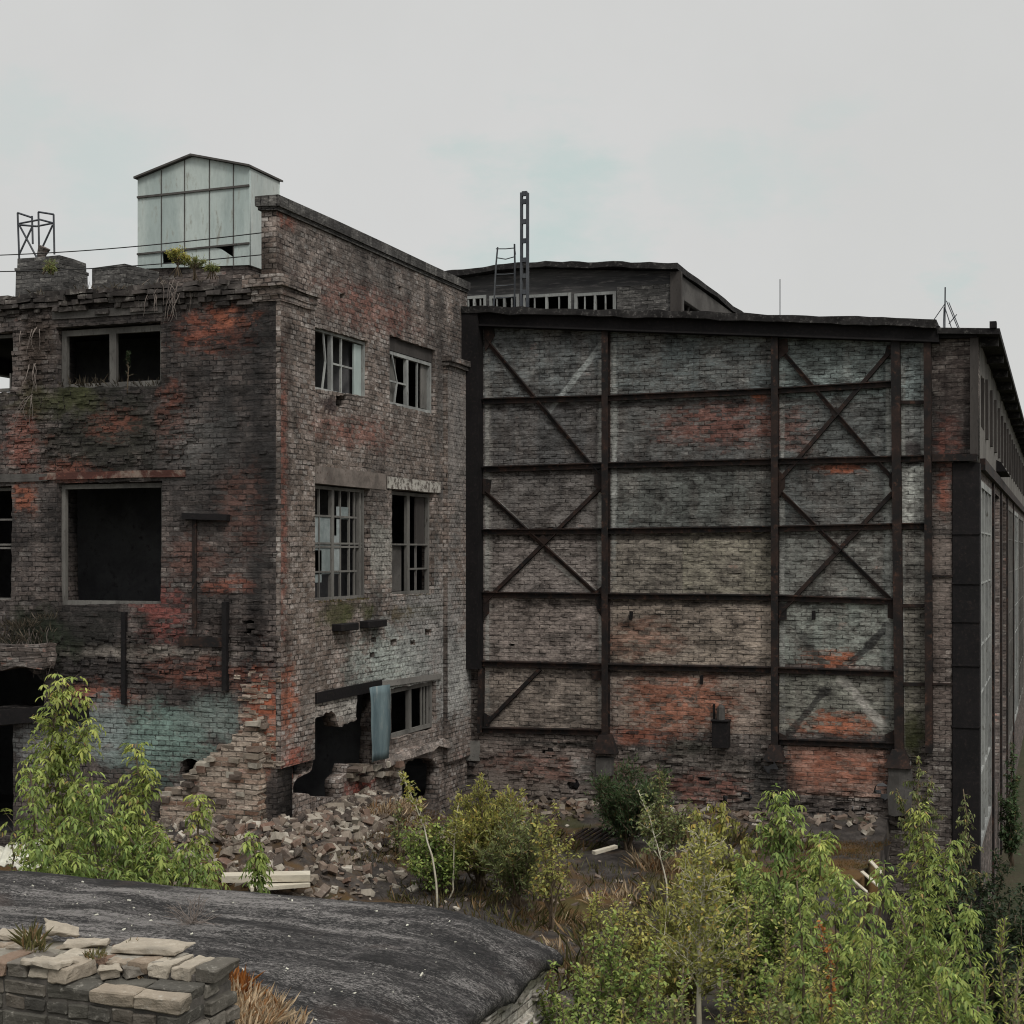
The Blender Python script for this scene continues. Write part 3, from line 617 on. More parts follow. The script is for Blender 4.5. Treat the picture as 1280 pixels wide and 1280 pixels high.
# collapsed stub of wall leaning at the corner (steps down to the left)
st = thing('broken_wall', 'stepped stub of pale broken brick wall against the corner of the sooty block', 'ruined wall', (-11.8, 18.7, -4.6))
YB = 18.78
pl = [(322,1120),(322,896),(318,902),(312,904),(306,906),(302,916),(290,918),(288,930),(278,931),(274,942),(264,944),(262,955),(250,957),(246,968),(236,970),(232,982),(222,984),(216,996),(206,998),(200,1012),(196,1120)]
stub_wall = poly_wall('masonry', roughen(pF(pl, YB), .06, .03, rr), [], .40, M['beige_brick'], st, mapF(YB))
mb = MB()
for i in range(34):
    t = rr3.random(); px = 205+t*125; py = 1000-t*100+rr3.uniform(-6, 5); c = onY(px, py, YB+rr3.uniform(-.05,.25)); s = rr3.uniform(.05,.12)
    mb.box(c.x-s, c.x+s, c.y-.06, c.y+.06, c.z-.035, c.z+.035, jit=.018)
mb.build('loose_courses', M['rubble'], st)
mb = MB()
for i in range(24):
    px = rr3.uniform(240, 318); py = rr3.uniform(905, 1010)
    if py < 1000-(px-205)*.8+14: continue
    c = onY(px, py, YB); s = rr3.uniform(.06,.12); mb.box(c.x-s, c.x+s, YB-rr3.uniform(.01,.07), YB+.1, c.z-.035, c.z+.035, jit=.012)
mb.build('spalled_bricks', M['rubble'], st)
# bricks standing proud of, or broken out of, the two faces
def proud(name, n, fn, Y, mat, parent, seed, pmax=.05, keep=None):
    r = random.Random(seed); mb = MB()
    for i in range(n):
        px, py = fn(r); 
        if keep and not keep(px, py): continue
        c = onY(px, py, Y); s_ = r.choice([.06,.12]); mb.box(c.x-s_, c.x+s_, Y-r.uniform(.004,pmax), Y+.1, c.z-.031, c.z+.031, jit=.009)
    o = mb.build('tmp', mat, None); bm = bmesh.new(); bm.from_mesh(parent.data); bm.from_mesh(o.data); bm.to_mesh(parent.data); bm.free()
    me = o.data; bpy.data.objects.remove(o); bpy.data.meshes.remove(me)
inwin = lambda px, py: not (62 < px < 212 and 585 < py < 762) and not (62 < px < 208 and 395 < py < 488) and not (px < 64 and py > 830) and not (px < 20 and (410 < py < 495 or 600 < py < 756))
proud('spalled_course', 420, lambda r: (r.uniform(40, 343), r.gauss(822, 13)+(8 if r.random() < .5 else -12)), YF, M['front'], office_front, 31, .04, inwin)
proud('proud_bricks', 620, lambda r: (r.uniform(0, 343), r.uniform(380, 880)), YF, M['front'], office_front, 32, .012, inwin)
proud('eroded_patch', 260, lambda r: (r.uniform(15, 240), r.uniform(488, 590)), YF, M['front'], office_front, 33, .03, inwin)
proud('eroded_patch', 200, lambda r: (r.uniform(15, 70), r.uniform(370, 600)), YF, M['front'], office_front, 34, .03, inwin)
proud('torn_corner', 60, lambda r: (r.uniform(300, 343), r.uniform(840, 960)), YF, M['beige_brick'], stub_wall, 35, .03, inwin)

# ================================================================== ROOF TOP OF THE BLOCK
hut = thing('sheet_metal_hut', 'pale grey sheet metal hut with gabled top and torn lower panels on the block roof', 'roof hut', (-14, 22.6, 3.93))
YP = 22.0; XP = onY(312, 240, YP).x
def q(px, py): v = onY(px, py, YP); return (v.x, v.z)
front = [q(172,336), q(312,331), q(312,209), q(241,196), q(172,224)]
holes = [[q(203,330), q(224,329), q(222,313), q(203,315)], [q(276,311), q(292,322), q(292,305), q(265,309)], ]
poly_wall('gable_panel', front, holes, .04, M['tin'], hut, mapF(YP))
mb = MB()
for px, t in [(202,212),(231,199),(262,199),(292,204)]:
    a = onY(px, t+1, YP); b = onY(px, 333, YP); mb.bar(a, b, .013, .014, (0,-1,0), -.002)
mb.build('seam_batten', M['dark_concrete'], hut)
mb = MB()
mb.bar(onY(172,247,YP), onY(312,232,YP), .035, .03, (0,-1,0), -.002); mb.bar(onY(172,318,YP), onY(312,304,YP), .03, .03, (0,-1,0), -.002)
mb.build('sheet_joint', M['dark_concrete'], hut)
zt = q(312,209)[1]; zb = q(312,331)[1]; ye = YP+1.0
mb = MB(); mb.box(XP-.04, XP, YP+.04, ye, zb, zt-.01); mb.build('side_panel', M['tin_side'], hut)
mb = MB(); x0 = q(172,224)[0]; mb.box(x0, x0+.04, YP+.04, ye, zb, q(172,224)[1]-.01); mb.build('side_panel', M['tin_side'], hut)
poly_wall('back_panel', front, [], .04, M['tin'], hut, lambda u, v, w: Vector((u, ye+w, v)))
ap = q(241,196); lf = q(172,224); rt = q(312,209)
mb = MB()
for A, B in ((lf, ap), (ap, rt)):
    d = Vector((B[0]-A[0], 0, B[1]-A[1])); e = d*.03 if B is rt else d*0; f = d*.03 if A is lf else d*0
    p = [Vector((A[0],0,A[1]))-f, Vector((B[0],0,B[1]))+e]
    c = [(v.x, y, v.z+h) for h in (.006,.04) for (v, y) in ((p[0],YP-.08),(p[1],YP-.08),(p[1],ye+.1),(p[0],ye+.1))]
    mb.hexa(c)
mb.build('gable_roof', M['dark_concrete'], hut)
mb = MB(); mb.box(x0+.06, XP-.06, YP+.06, ye-.05, 3.93, zb+.1); mb.build('brick_base', M['dark_brick'], hut)

ch = thing('chimney', 'stubby dark brick chimney at the left end of the block roof', 'chimney', onY(48, 372, 21.2)+Vector((0,0,0)))
a = onY(20, 324, 21.2); b = onY(76, 362, 21.2)
mb = MB(); mb.box(a.x, b.x, 21.2, 21.95, 3.93, a.z-.22); mb.box(a.x-.0, b.x+.0, 21.17, 21.98, a.z-.22, a.z-.16); mb.box(a.x+.03, b.x-.03, 21.2, 21.95, a.z-.16, a.z)
mb.build('stack', M['grey_block'], ch, subdiv=1, rough=.02)
mb = MB(); c = onY(51, 320, 21.5); mb.tube([(c.x,21.5,a.z-.05),(c.x+.02,21.5,a.z+.12),(c.x+.08,21.5,a.z+.24)], [.09,.08,.11], 8); mb.build('flue_stub', M['dark_brick'], ch)
fr = thing('antenna_frame', 'rusted angle iron frame with crossed bars standing on the dark chimney', 'steel frame', onY(48, 322, 21.4))
mb = MB(); mbs = {21.25: MB(), 21.7: MB()}; P = lambda px, py, Y=21.25: onY(px, py, Y)
for a_, b_ in [((22,266),(24,323)),((40,270),(41,305)),((48,265),(49,320)),((67,268),(68,318)),((22,266),(40,272)),((48,265),(67,268)),((22,280),(48,275)),((22,281),(46,283)),((46,283),(67,279)),((48,274),(67,279)),
             ((24,281),(46,322)),((40,284),(24,318)),((66,281),(49,318))]:
    Y0 = 21.25 if a_[0] < 45 else 21.7
    mbs[Y0].tube([P(*a_, Y0), P(*b_, Y0)], .018, 5)
for mb in mbs.values(): mb.build('angle_bars', M['rust_thin'], fr)
bl = thing('roof_vent_block', 'low grey brick vent block between the chimney and the sheet metal hut', 'vent block', onY(145, 355, 21))
a = onY(115, 335, 21); b = onY(152, 355, 21); c = onY(173, 355, 21)
mb = MB(); mb.hexa([(a.x,21,3.9),(b.x,21,3.9),(c.x,21.6,3.9),(a.x+.2,21.6,3.9),(a.x,21,a.z),(b.x+.06,21,a.z+.03),(c.x,21.6,a.z-.02),(a.x+.2,21.6,a.z)]); mb.build('masonry', M['grey_block'], bl)

# overhead cables
for (a_, b_, lab) in [((-120,322),(352,288),'upper of two thin black cables crossing in front of the metal hut'),((-120,340),(352,316),'lower of two thin black cables crossing in front of the metal hut')]:
    A = onY(*a_, 20.6); B = onY(*b_, 20.6); mb = MB()
    B.x = min(B.x, XS-.4)
    mb.tube([A+(B-A)*t+Vector((0,0,-.10*math.sin(math.pi*t))) for t in np.linspace(0,1,24)], .009, 4)
    tag(mb.build('overhead_cable', M['cable']), lab, 'cable')

# ================================================================== STEEL FRAMED HALL (right)
hall = thing('steel_framed_hall', 'large grey brick factory hall with rusty exposed steel frame and cross bracing', 'building', (-6, 30, -5))
zL = onY(600, 392, YH).z; zR = onY(1165, 409, YH).z
xL = XS-.3
def ztop(x): return zL+(x-onY(600,392,YH).x)*(zR-zL)/(onY(1165,409,YH).x-onY(600,392,YH).x)
xq = onY(1190, 700, YH).x
outer = [(xL,-7.2),(xq,-7.2),(xq,1.62),(XR-.002,1.62),(XR-.002,ztop(XR)-.08),(xL,ztop(xL)-.08)]
hl = []
for (px, py, w, h) in [(685,941,8,8),(717,981,8,9),(961,962,12,13),(931,996,10,7),(972,1000,10,12),(1103,992,12,12),(905,1000,6,6),(880,972,9,5),(1060,1012,26,4),(1122,684,3,4),(625,790,3,2),(640,806,4,2)]:
    p = [(px+w*math.cos(t)*rr.uniform(.8,1.15), py-h*math.sin(t)*rr.uniform(.8,1.15)) for t in np.linspace(0, 2*math.pi, 9)[:-1]]
    hl.append(roughen(pF(p, YH), .07, .02, rr))
hall_front = poly_wall('front_wall', outer, hl, .4, M['hall'], hall, mapF(YH))
NY = (0,-1,0)
def hb(mb, a, b, w, d, off=-.02): mb.bar(onY(*a, YH), onY(*b, YH), w, d, NY, off)
# columns
o = MB(); hb(o, (592.5,394), (593,835), .37, .30); c = o.build('steel_column', M['black_steel'], hall); c['label'] = 'broad black corner column beside the left block'
for (x0_, y0_, x1_, y1_, w, m) in [(759,400,759,925,.115,'steel'),(970,404,970,936,.12,'steel'),(1120,408,1125,940,.15,'steel'),(1160,410,1162,940,.12,'steel'),(604,835,603,915,.08,'steel')]:
    mb = MB(); hb(mb, (x0_,y0_), (x1_,y1_), w*.45, .17); 
    mb.bar(onY(x0_,y0_,YH), onY(x1_,y1_,YH), w, .03, NY, .145); mb.bar(onY(x0_,y0_,YH), onY(x1_,y1_,YH), w, .03, NY, .0)
    mb.build('steel_column', M[m], hall)
# rails, tracked at each column
rails = [[(605,502),(760,498),(970,489),(1120,480)], [(605,587),(760,582),(970,577),(1160,573)], [(605,665),(760,664),(970,661),(1160,657)], [(605,743),(760,745),(970,747),(1120,752)],
         [(605,829),(760,833),(970,837),(1120,842)], [(605,912),(760,915)], [(975,926),(1120,931)]]
for rl in rails:
    mb = MB()
    for a, b in zip(rl, rl[1:]):
        hb(mb, a, b, .105, .09); mb.bar(onY(a[0],a[1]-3.2,YH), onY(b[0],b[1]-3.2,YH), .022, .13, NY, -.012)
    mb.build('steel_rail', M['steel'], hall)
for y in (503, 573.5, 660, 757, 855):
    mb = MB(); hb(mb, (1126,y), (1160,y), .06 if y != 573.5 else .11, .075); mb.build('steel_rail', M['steel'], hall)
for y in (720, 855): 
    mb = MB(); hb(mb, (1166,y), (1191,y), .035, .06); mb.build('steel_rail', M['steel'], hall)
mb = MB(); hb(mb, (1166,573), (1222,572), .12, .16); mb.build('steel_rail', M['steel'], hall)
# diagonals (plain angle bars)
for a, b in [((607,424),(753,598)),((607,615),(752,748)),((753,608),(607,752)),((676,836),(608,905)),((977,438),(1115,598)),((1114,438),(977,598)),((977,616),(1116,752)),((1116,616),(977,764)),((607,424),(676,505))][:8]:
    mb = MB(); hb(mb, a, b, .075, .05, .0); t = Vector(onY(*b,YH))-Vector(onY(*a,YH)); nn = t.cross(Vector((0,1,0))).normalized()*.03
    A = onY(*a,YH)+nn; B = onY(*b,YH)+nn; mb.bar(A, B, .014, .035, NY, .048)
    mb.build('diagonal_brace', M['steel'], hall)
# gusset plates
def gus(pts, d=.066):
    mb = MB(); p = [onY(*q_, YH) for q_ in pts]; k = len(p)
    f = [v+Vector((0,-d,0)) for v in p]; b = [v+Vector((0,-d+.014,0)) for v in p]
    mb.poly(f); mb.poly(b[::-1])
    for i in range(k): j = (i+1) % k; mb.poly([f[i], b[i], b[j], f[j]])
    mb.build('gusset_plate', M['steel'], hall)
for pts in [[(605,400),(618,402),(620,420),(608,440)],[(754,585),(754,618),(744,606),(744,595)],[(605,598),(616,600),(614,616),(605,618)],[(754,732),(754,772),(748,764),(745,748),(744,740)],[(606,738),(613,738),(613,766),(606,774)],
            [(974,425),(985,424),(986,440),(974,450)],[(1117,430),(1109,433),(1106,444),(1117,450)],[(974,588),(982,596),(982,610),(974,622)],[(1118,588),(1112,594),(1112,608),(1118,618)],[(974,752),(984,756),(984,774),(974,776)],
            [(1118,750),(1110,752),(1110,772),(1118,774)],[(1118,912),(1106,918),(1112,940),(1118,942)],[(974,915),(985,920),(976,932)],[(672,675),(680,668),(688,676),(680,684)],[(1039,685),(1046,678),(1053,685),(1046,692)],[(1038,516),(1045,509),(1052,516),(1045,523)],
            [(606,890),(616,896),(612,912),(606,912)],[(753,838),(740,838),(742,850),(753,850)]]: gus(pts)
# column feet
for (px, py, w, h) in [(759,925,30,14),(970,937,26,12),(1124,943,34,14)]:
    a = onY(px-w/2, py+h, YH); b = onY(px+w/2, py-h/2, YH); m_ = (a.x+b.x)/2
    mb = MB(); mb.hexa([(a.x,YH-.28,a.z),(b.x,YH-.28,a.z),(b.x,YH+.02,a.z),(a.x,YH+.02,a.z),(m_-.1,YH-.2,b.z),(m_+.1,YH-.2,b.z),(m_+.1,YH+.02,b.z),(m_-.1,YH+.02,b.z)]); mb.build('column_foot', M['steel'], hall)
a = onY(748, 968, YH); b = onY(768, 946, YH)
mb = MB(); mb.box(a.x, b.x, YH-.2, YH+.05, a.z, b.z); mb.build('column_base', M['dark_concrete'], hall, bevel=.015, subdiv=1, rough=.02)
a = onY(1112, 1010, YH); b = onY(1140, 952, YH)
mb = MB(); mb.box(a.x, b.x, YH-.22, YH+.05, a.z-.1, b.z); mb.build('column_base', M['dark_concrete'], hall, subdiv=3, rough=.04)
a = onY(583, 950, YH); b = onY(600, 926, YH); mb = MB(); mb.box(a.x, b.x, YH-.05, YH+.05, a.z, b.z); mb.build('plinth_block', M['concrete'], hall)
# top beam under the roof edge
mb = MB(); A = onY(578, 397, YH); B = onY(1175, 417, YH); A.z -= .02; B.z -= .02
mb.bar(A, B, .25, .2, NY, -.02); A2 = A+Vector((0,0,-.14)); B2 = B+Vector((0,0,-.14)); mb.bar(A2, B2, .03, .26, NY, -.02)
mb.build('eave_beam', M['black_steel'], hall)
mb = MB(); a = onY(1172, 418, YH); b = onY(1222, 417, YH); mb.bar(a, b, .16, .14, NY, -.02); mb.build('eave_beam', M['black_steel'], hall)
# roof slab following the slope
mb = MB(); x1_ = XR-.1; xa = onY(1172,405,YH).x
mb.hexa([(xL,YH-.32,ztop(xL)-.03),(xa,YH-.32,ztop(xa)-.03),(xa,62,ztop(xa)-.03),(xL,62,ztop(xL)-.03),(xL,YH-.32,ztop(xL)+.10),(xa,YH-.32,ztop(xa)+.10),(xa,62,ztop(xa)+.10),(xL,62,ztop(xL)+.10)])
roof = mb.build('roof', M['tar'], hall, subdiv=40, rough=.05, rscale=2.5)
xe = -.95
mb = MB(); z0, z1 = onY(1172,416,YH).z, onY(1240,412,YH-.1).z
mb.hexa([(xa+.01,YH-.22,z0-.04),(xe,YH-.22,z1-.10),(xe,62,z1-.10),(xa+.01,62,z0-.04),(xa+.01,YH-.22,z0+.06),(xe,YH-.22,z1),(xe,62,z1),(xa+.01,62,z0+.06)])
for k in range(14):     # rafters under the overhang
    y = 26.6+k*2.4; mb.box(XR+.02, xe-.04, y, y+.14, z1-.24, z1-.101)
mb.build('eave', M['tar'], hall)
mb = MB(); c = onY(1241, 408, YH-.2); mb.box(c.x-.05, c.x+.06, YH-.26, YH, c.z-.03, c.z+.08); mb.build('gutter_end', M['black_steel'], hall)
# front corner trim board
mb = MB(); mb.bar((XR-.07,YH,1.65), (XR-.07,YH,z1-.12), .13, .12, NY, -.03); mb.build('corner_board', M['dark_wood'], hall)
# big built-up corner column
mb = MB(); mb.box(xq+.01, XR+.02, YH-.03, YH+.4, -7.4, 1.52)
for z in (.3,-.55,-1.2,-1.95,-3.0): mb.box(xq+.0, XR+.03, YH-.05, YH+.02, z, z+.03)
mb.build('steel_column', M['black_steel'], hall)
# right side wall
mpR = mapS(XR)
outer = [(YH+.4,1.55),(62,1.55),(62,z1-.12),(YH+.4,z1-.12)]
ho = [[(y,2.2),(y+1.5,2.2),(y+1.5,3.12),(y,3.12)] for y in np.arange(27.2, 60, 1.95)]
poly_wall('upper_side_wall', outer, ho, .3, rough_mat('side_planks', (.09,.083,.076), (.17,.16,.145), (.05,.045,.04), 1.5, 12, stretch=(1,1,.3)), hall, mpR)
for y in np.arange(27.2, 60, 1.95): mb = MB(); mbox(mb, mpR, y+.68, y+.82, 2.2, 3.12, -.02, .1); mb.build('window_post', M['dark_wood'], hall)
for y in np.arange(28.75, 60, 1.95): mb = MB(); mbox(mb, mpR, y+.05, y+.35, 2.1, 3.2, -.05, .02); mb.build('window_board', M['dark_wood'], hall)
bays = [(27.0,31.2),(32.4,35.6),(37.0,40.0),(41.0,45.6),(46.4,51.6),(52.4,58.8)]
outer = [(YH+.4,-7.2),(62,-7.2),(62,1.545),(YH+.4,1.545)]
poly_wall('lower_side_wall', outer, [[(a,-5.2),(b,-5.2),(b,1.25),(a,1.25)] for a, b in bays], .3, M['dark_brick'], hall, mpR)
for i, (a, b) in enumerate(bays):
    if i in (1, 2): continue
    n = 3 if i == 0 else 4
    window(hall, mpR, a, b, -5.2, 1.25, M['pale_wood'] if i in (0, 4) else M['wood'], mull=[(k/n,0,1,.07) for k in range(1, n)], hbars=[(.86,0,1),(.72,0,1),(.55,0,1),(.42,0,1),(.2,0,1)], vbars=[((k+.5)/n,.3,1) for k in range(n)], fw=.12, recess=-.012, panes=[(.52,.3,.60,.6)] if i != 0 else [(.02,.04,.18,.30)])
for y in (31.9, 36.2, 40.4, 45.9):
    mb = MB(); mbox(mb, mpR, y-.2, y+.3, -7.2, 1.4, -.04, .05); mb.build('steel_column', M['steel'], hall)
mb = MB(); mbox(mb, mpR, YH+.45, 61, 1.42, 1.62, -.09, -.0); mb.build('steel_rail', M['steel'], hall)
c = onX(1252, 590, XR)
mb = MB(); mb.hexa([mpR(33.8,1.75,0), mpR(33.8,1.75,-.22), mpR(36.5,1.75,-.22), mpR(36.5,1.75,0), mpR(33.8,2.0,0), mpR(33.8,1.95,-.1), mpR(36.5,1.95,-.1), mpR(36.5,2.0,0)]); mb.build('canopy_bracket', M['black_steel'], hall)
# far walls, floor
mb = MB(); mb.box(xL, XR-.3, 61.6, 62, -7.2, 3.7); mb.build('back_wall', M['dark_brick'], hall)
mb = MB(); mb.box(xL-.3, xL, 30.5, 62, -7.2, ztop(xL)-.1); mb.build('end_wall', M['dark_brick'], hall)
mb = MB(); mb.box(xL, XR-.3, YH+.4, 61.6, -7.2, -5.4); mb.build('floor_slab', M['interior'], hall)
proud('eroded_courses', 520, lambda r: (r.uniform(590, 1160), r.uniform(925, 1030)), YH, M['hall'], hall_front, 41, .05, lambda px, py: not (985 < px < 1100 and py < 985))
proud('proud_bricks', 500, lambda r: (r.uniform(606, 1160), r.uniform(430, 920)), YH, M['hall'], hall_front, 42, .014)
# meter box on a pole bracket
a = onY(893, 933, YH); b = onY(913, 901, YH)
mb = MB(); mb.box(a.x, b.x, YH-.22, YH+.02, a.z, b.z); mb.box(a.x-.02, b.x+.02, YH-.25, YH-.0, b.z-.0, b.z+.03)
o = mb.build('meter_box', M['black_steel'], hall, bevel=.008)
a = onY(898, 900, YH); b = onY(908, 880, YH)
mb = MB(); mb.tube([((a.x+b.x)/2,YH-.12,a.z),((a.x+b.x)/2,YH-.12,b.z-.05),((a.x+b.x)/2,YH-.12,b.z)], [.075,.07,.03], 8); mb.build('insulator', M['dark_concrete'], o)
mb = MB(); mb.bar(onY(893,905,YH), onY(893,880,YH), .03, .05, NY, 0); mb.build('bracket', M['black_steel'], o)
for (px,py) in [(790,768),(1018,768),(878,848)]:
    c = onY(px,py,YH); mb = MB(); mb.box(c.x-.02, c.x+.02, YH-.12, YH+.02, c.z-.1, c.z+.06); mb.build('wall_hook', M['black_steel'], hall, subdiv=1, rough=.02)

# roof monitor behind the front edge
YM = 28.4
def m2(px, py): v = onY(px, py, YM); return (v.x, v.z)
tl, tm, tr = m2(560,345), m2(665,331), m2(846,334)
base = 3.6
win = [(578,608),(612,649),(653,714),(718,770)]
wz = onY(700, 363, YM).z; wz0 = onY(700, 372, YM).z
hs = []
for a, b in win: hs.append([m2(a,392), m2(b,392), m2(b,366-(b-700)*.03), m2(a,368-(a-700)*.03)])
hs = [[(p[0], max(p[1], 4.55)) for p in h] for h in hs]
mon = poly_wall('roof_monitor', [(tl[0],base),(tr[0],base),(tr[0],tr[1]-.08),(tm[0],tm[1]-.08),(tl[0],tl[1]-.08)], hs, .2, rough_mat('tarred_boards', (.04,.04,.042), (.075,.073,.072), (.13,.12,.115), 1.2, 9, stretch=(.3,1,2.5)), hall, mapF(YM))
for i, (a, b) in enumerate(win):
    A = m2(a,392); B = m2(b,366)
    window(mon, mapF(YM), A[0], B[0], 4.55, m2(b,366-(b-700)*.03)[1], M['pale_wood'], mull=[(.5,0,1,.05)], vbars=[(.25,0,1),(.75,0,1)], fw=.06, recess=-.02, panes=[(.52,.05,.97,.9)] if i == 1 else [])
    w_ = mon.children[-1]
bx = m2(772,393)[0]; bx2 = m2(838,393)[0]
mb = MB(); mb.box(bx, bx2, YM-.03, YM+.02, base, m2(800,357)[1]); mb.build('brick_panel', M['grey_block'], mon)
mb = MB(); A = onY(560,346,YM); B = onY(665,332,YM); Cc = onY(850,334,YM); Lm = 15.0
for p, q2 in ((A,B),(B,Cc)):
    mb.hexa([(p.x,YM-.25,p.z-.06),(q2.x,YM-.25,q2.z-.06),(q2.x,YM+Lm,q2.z-.06),(p.x,YM+Lm,p.z-.06),(p.x,YM-.25,p.z+.05),(q2.x,YM-.25,q2.z+.05),(q2.x,YM+Lm,q2.z+.05),(p.x,YM+Lm,p.z+.05)])
mb.build('monitor_roof', M['tar'], mon, subdiv=16, rough=.05, rscale=2.5)
xm = tr[0]
zt_ = tr[1]-.1
poly_wall('monitor_side', [(YM+.2,base),(YM+Lm,base),(YM+Lm,zt_),(YM+.2,zt_)], [[(YM+.6+k*2.9,4.2),(YM+3.2+k*2.9,4.2),(YM+3.2+k*2.9,zt_-.45),(YM+.6+k*2.9,zt_-.45)] for k in range(5)], .2, M['dark_concrete'], mon, mapS(xm))
mb = MB(); mb.bar((xm,YM-.04,base), (xm,YM-.04,zt_), .22, .1, NY, -.05); mb.build('corner_post', M['dark_wood'], mon)
mb = MB(); mb.box(tl[0], xm-.2, YM+Lm-.2, YM+Lm, base, zt_); mb.build('monitor_back', M['dark_brick'], mon)
mb = MB(); mb.box(tl[0], tl[0]+.2, YM+.2, YM+Lm-.2, base, tl[1]-.1); mb.build('monitor_side', M['dark_brick'], mon)
mb = MB(); c0 = onX(868, 372, xm)
for k in range(4): y = YM+.9+k*1.1; mb.tube([(xm-.1,y,4.1),(xm-.1,y+.5,zt_-.4)], .03, 5)
mb.build('window_slats', M['dark_wood'], mon)

# mast, ladder, aerials on the hall roof
mast = thing('lattice_mast', 'tall dark ladder like steel mast rising in front of the roof monitor', 'mast', onY(655, 385, 27.5))
mb = MB(); Y = 27.5
for px in (652, 659.5): mb.box(onY(px-1.2,300,Y).x, onY(px+1.2,300,Y).x, Y-.04, Y+.04, 4.0, onY(px,241,Y).z)
mb.build('uprights', M['rust_thin'], mast)
mb = MB()
for py in (242,252,277,301,325,345,365): z = onY(656,py,Y).z; mb.box(onY(652.8,py,Y).x, onY(658.7,py,Y).x, Y-.03, Y+.03, z-.045, z+.045)
mb.build('cross_plates', M['rust_thin'], mast)
lad = thing('roof_ladder', 'thin bent ladder standing on the hall roof left of the mast', 'ladder', onY(632, 388, 27.8))
mb = MB(); Y = 27.8
mb.tube([onY(617,386,Y), onY(620,330,Y), onY(622,309,Y)], .018, 5); mb.tube([onY(643,388,Y), onY(643.5,330,Y), onY(643,305,Y), onY(644,318,Y)], .02, 5); mb.build('uprights', M['rust_thin'], lad)
mb = MB()
for py in (311, 322, 343, 357, 372): mb.tube([onY(620,py,Y), onY(632,py+(2 if py==322 else 0),Y), onY(643,py-1,Y)], .011, 4)
mb.build('rungs', M['rust_thin'], lad)
aer = thing('guyed_aerial', 'spindly guyed aerial on the right end of the hall roof', 'aerial', onY(1184, 412, 29))
mb = MB(); Y = 29
mb.tube([onY(1181,412,Y), onY(1181.5,359,Y)], .014, 4)
for a, b in [((1181,380),(1163,406)),((1183,376),(1198,412)),((1181,384),(1190,412)),((1186,378),(1199,410)),((1180,384),(1179,412)),((1186,405),(1196,393))]: mb.tube([onY(*a,Y), onY(*b,Y)], .009, 4)
mb.build('guys', M['rust_thin'], aer)
mb = MB(); mb.tube([onY(975,402,29), onY(975,349,29)], .010, 4); tag(mb.build('lightning_rod', M['rust_thin']), 'single thin rod standing on the middle of the hall roof edge', 'rod')

# ================================================================== GROUND
mb = MB(); mb.poly([(-900,-300,-7.0),(900,-300,-7.0),(900,1500,-7.0),(-900,1500,-7.0)])
struct(mb.build('ground', M['ground']))
SEG = [((-17,18.9),(-12.2,18.6)),((-12.2,18.6),(-10.5,18.7)),((-10.5,18.7),(-10.5,22.0))]
def segd(x, y):
    d = 9
    for (a, b) in SEG[1:]:
        vx, vy = b[0]-a[0], b[1]-a[1]; t = max(0, min(1, ((x-a[0])*vx+(y-a[1])*vy)/(vx*vx+vy*vy)))
        d = min(d, math.hypot(x-a[0]-vx*t, y-a[1]-vy*t))
    return d
YX = -2.7
def yard_z(x, y):
    d = segd(x, y)
    z = -4.93+.80*math.exp(-(d/.80)**2)+.18*math.exp(-(d/1.9)**2)+.28*math.exp(-(max(0,26.4-y)/.9)**2)
    z += .07*mnoise.noise(Vector((x*.7,y*.7,0)))+.05*mnoise.noise(Vector((x*2.3,y*2.3,3)))
    return z
def gz(x, y):
    return yard_z(x, y) if (x < YX and 12.0 < y < 26.5) else -7.0
nx, ny = 150, 120; x0, x1, y0, y1 = -20.0, YX, 11.9, 26.45
vs, fs = [], []
for j in range(ny+1):
    for i in range(nx+1):
        x = x0+(x1-x0)*i/nx; y = y0+(y1-y0)*j/ny; z = yard_z(x, y)+.025*mnoise.noise(Vector((x*9,y*9,1)))
        if i == nx: x += .35*mnoise.noise(Vector((y*1.3,0,5)))-.1
        vs.append((x, y, z))
for j in range(ny):
    for i in range(nx): k = j*(nx+1)+i; fs.append((k, k+1, k+nx+2, k+nx+1))
k0 = len(vs)
for j in range(ny+1): v = vs[j*(nx+1)+nx]; vs.append((v[0]-.05, v[1], -7.2))
for j in range(ny): a = j*(nx+1)+nx; fs.append((a, k0+j, k0+j+1, a+nx+1))
me = bpy.data.meshes.new('yard'); me.from_pydata(vs, [], fs)
struct(finish('yard', me, M['yard'], smooth=True))

# rubble: uncountable broken bricks over the mound
rb = random.Random(21)
mb = MB()
def chunk(mb, p, s, rng):
    dx, dy, dz = s*rng.uniform(.7,1.3), s*rng.uniform(.4,.7), s*rng.uniform(.3,.5)
    rot = Matrix.Rotation(rng.uniform(0,6.28),3,'Z') @ Matrix.Rotation(rng.gauss(0,.45),3,'X') @ Matrix.Rotation(rng.gauss(0,.45),3,'Y')
    c = [Vector((sx*dx,sy*dy,sz*dz)) for sz in (-1,1) for (sx,sy) in ((-1,-1),(1,-1),(1,1),(-1,1))]
    c = [Vector(p)+rot @ (q_+Vector((rng.uniform(-.2,.2)*dx,rng.uniform(-.2,.2)*dy,rng.uniform(-.2,.2)*dz))) for q_ in c]
    mb.hexa(c)
n = 0
while n < 2900:
    x = rb.uniform(-14.5, -7.6); y = rb.uniform(16.2, 24.0)
    if x < XS and y > 18.9: continue
    d = segd(x, y)
    if rb.random() > math.exp(-(d/.85)**2)*1.1+.012: continue
    chunk(mb, (x, y, yard_z(x, y)+rb.uniform(-.04, .03)), rb.choice([.018,.022,.03,.035,.045,.055,.065,.08,.11]), rb); n += 1
stuff(mb.build('rubble', M['rubble'], bevel=.006), 'heap of pale broken bricks at the foot of the sooty block corner', 'rubble')
mb = MB()
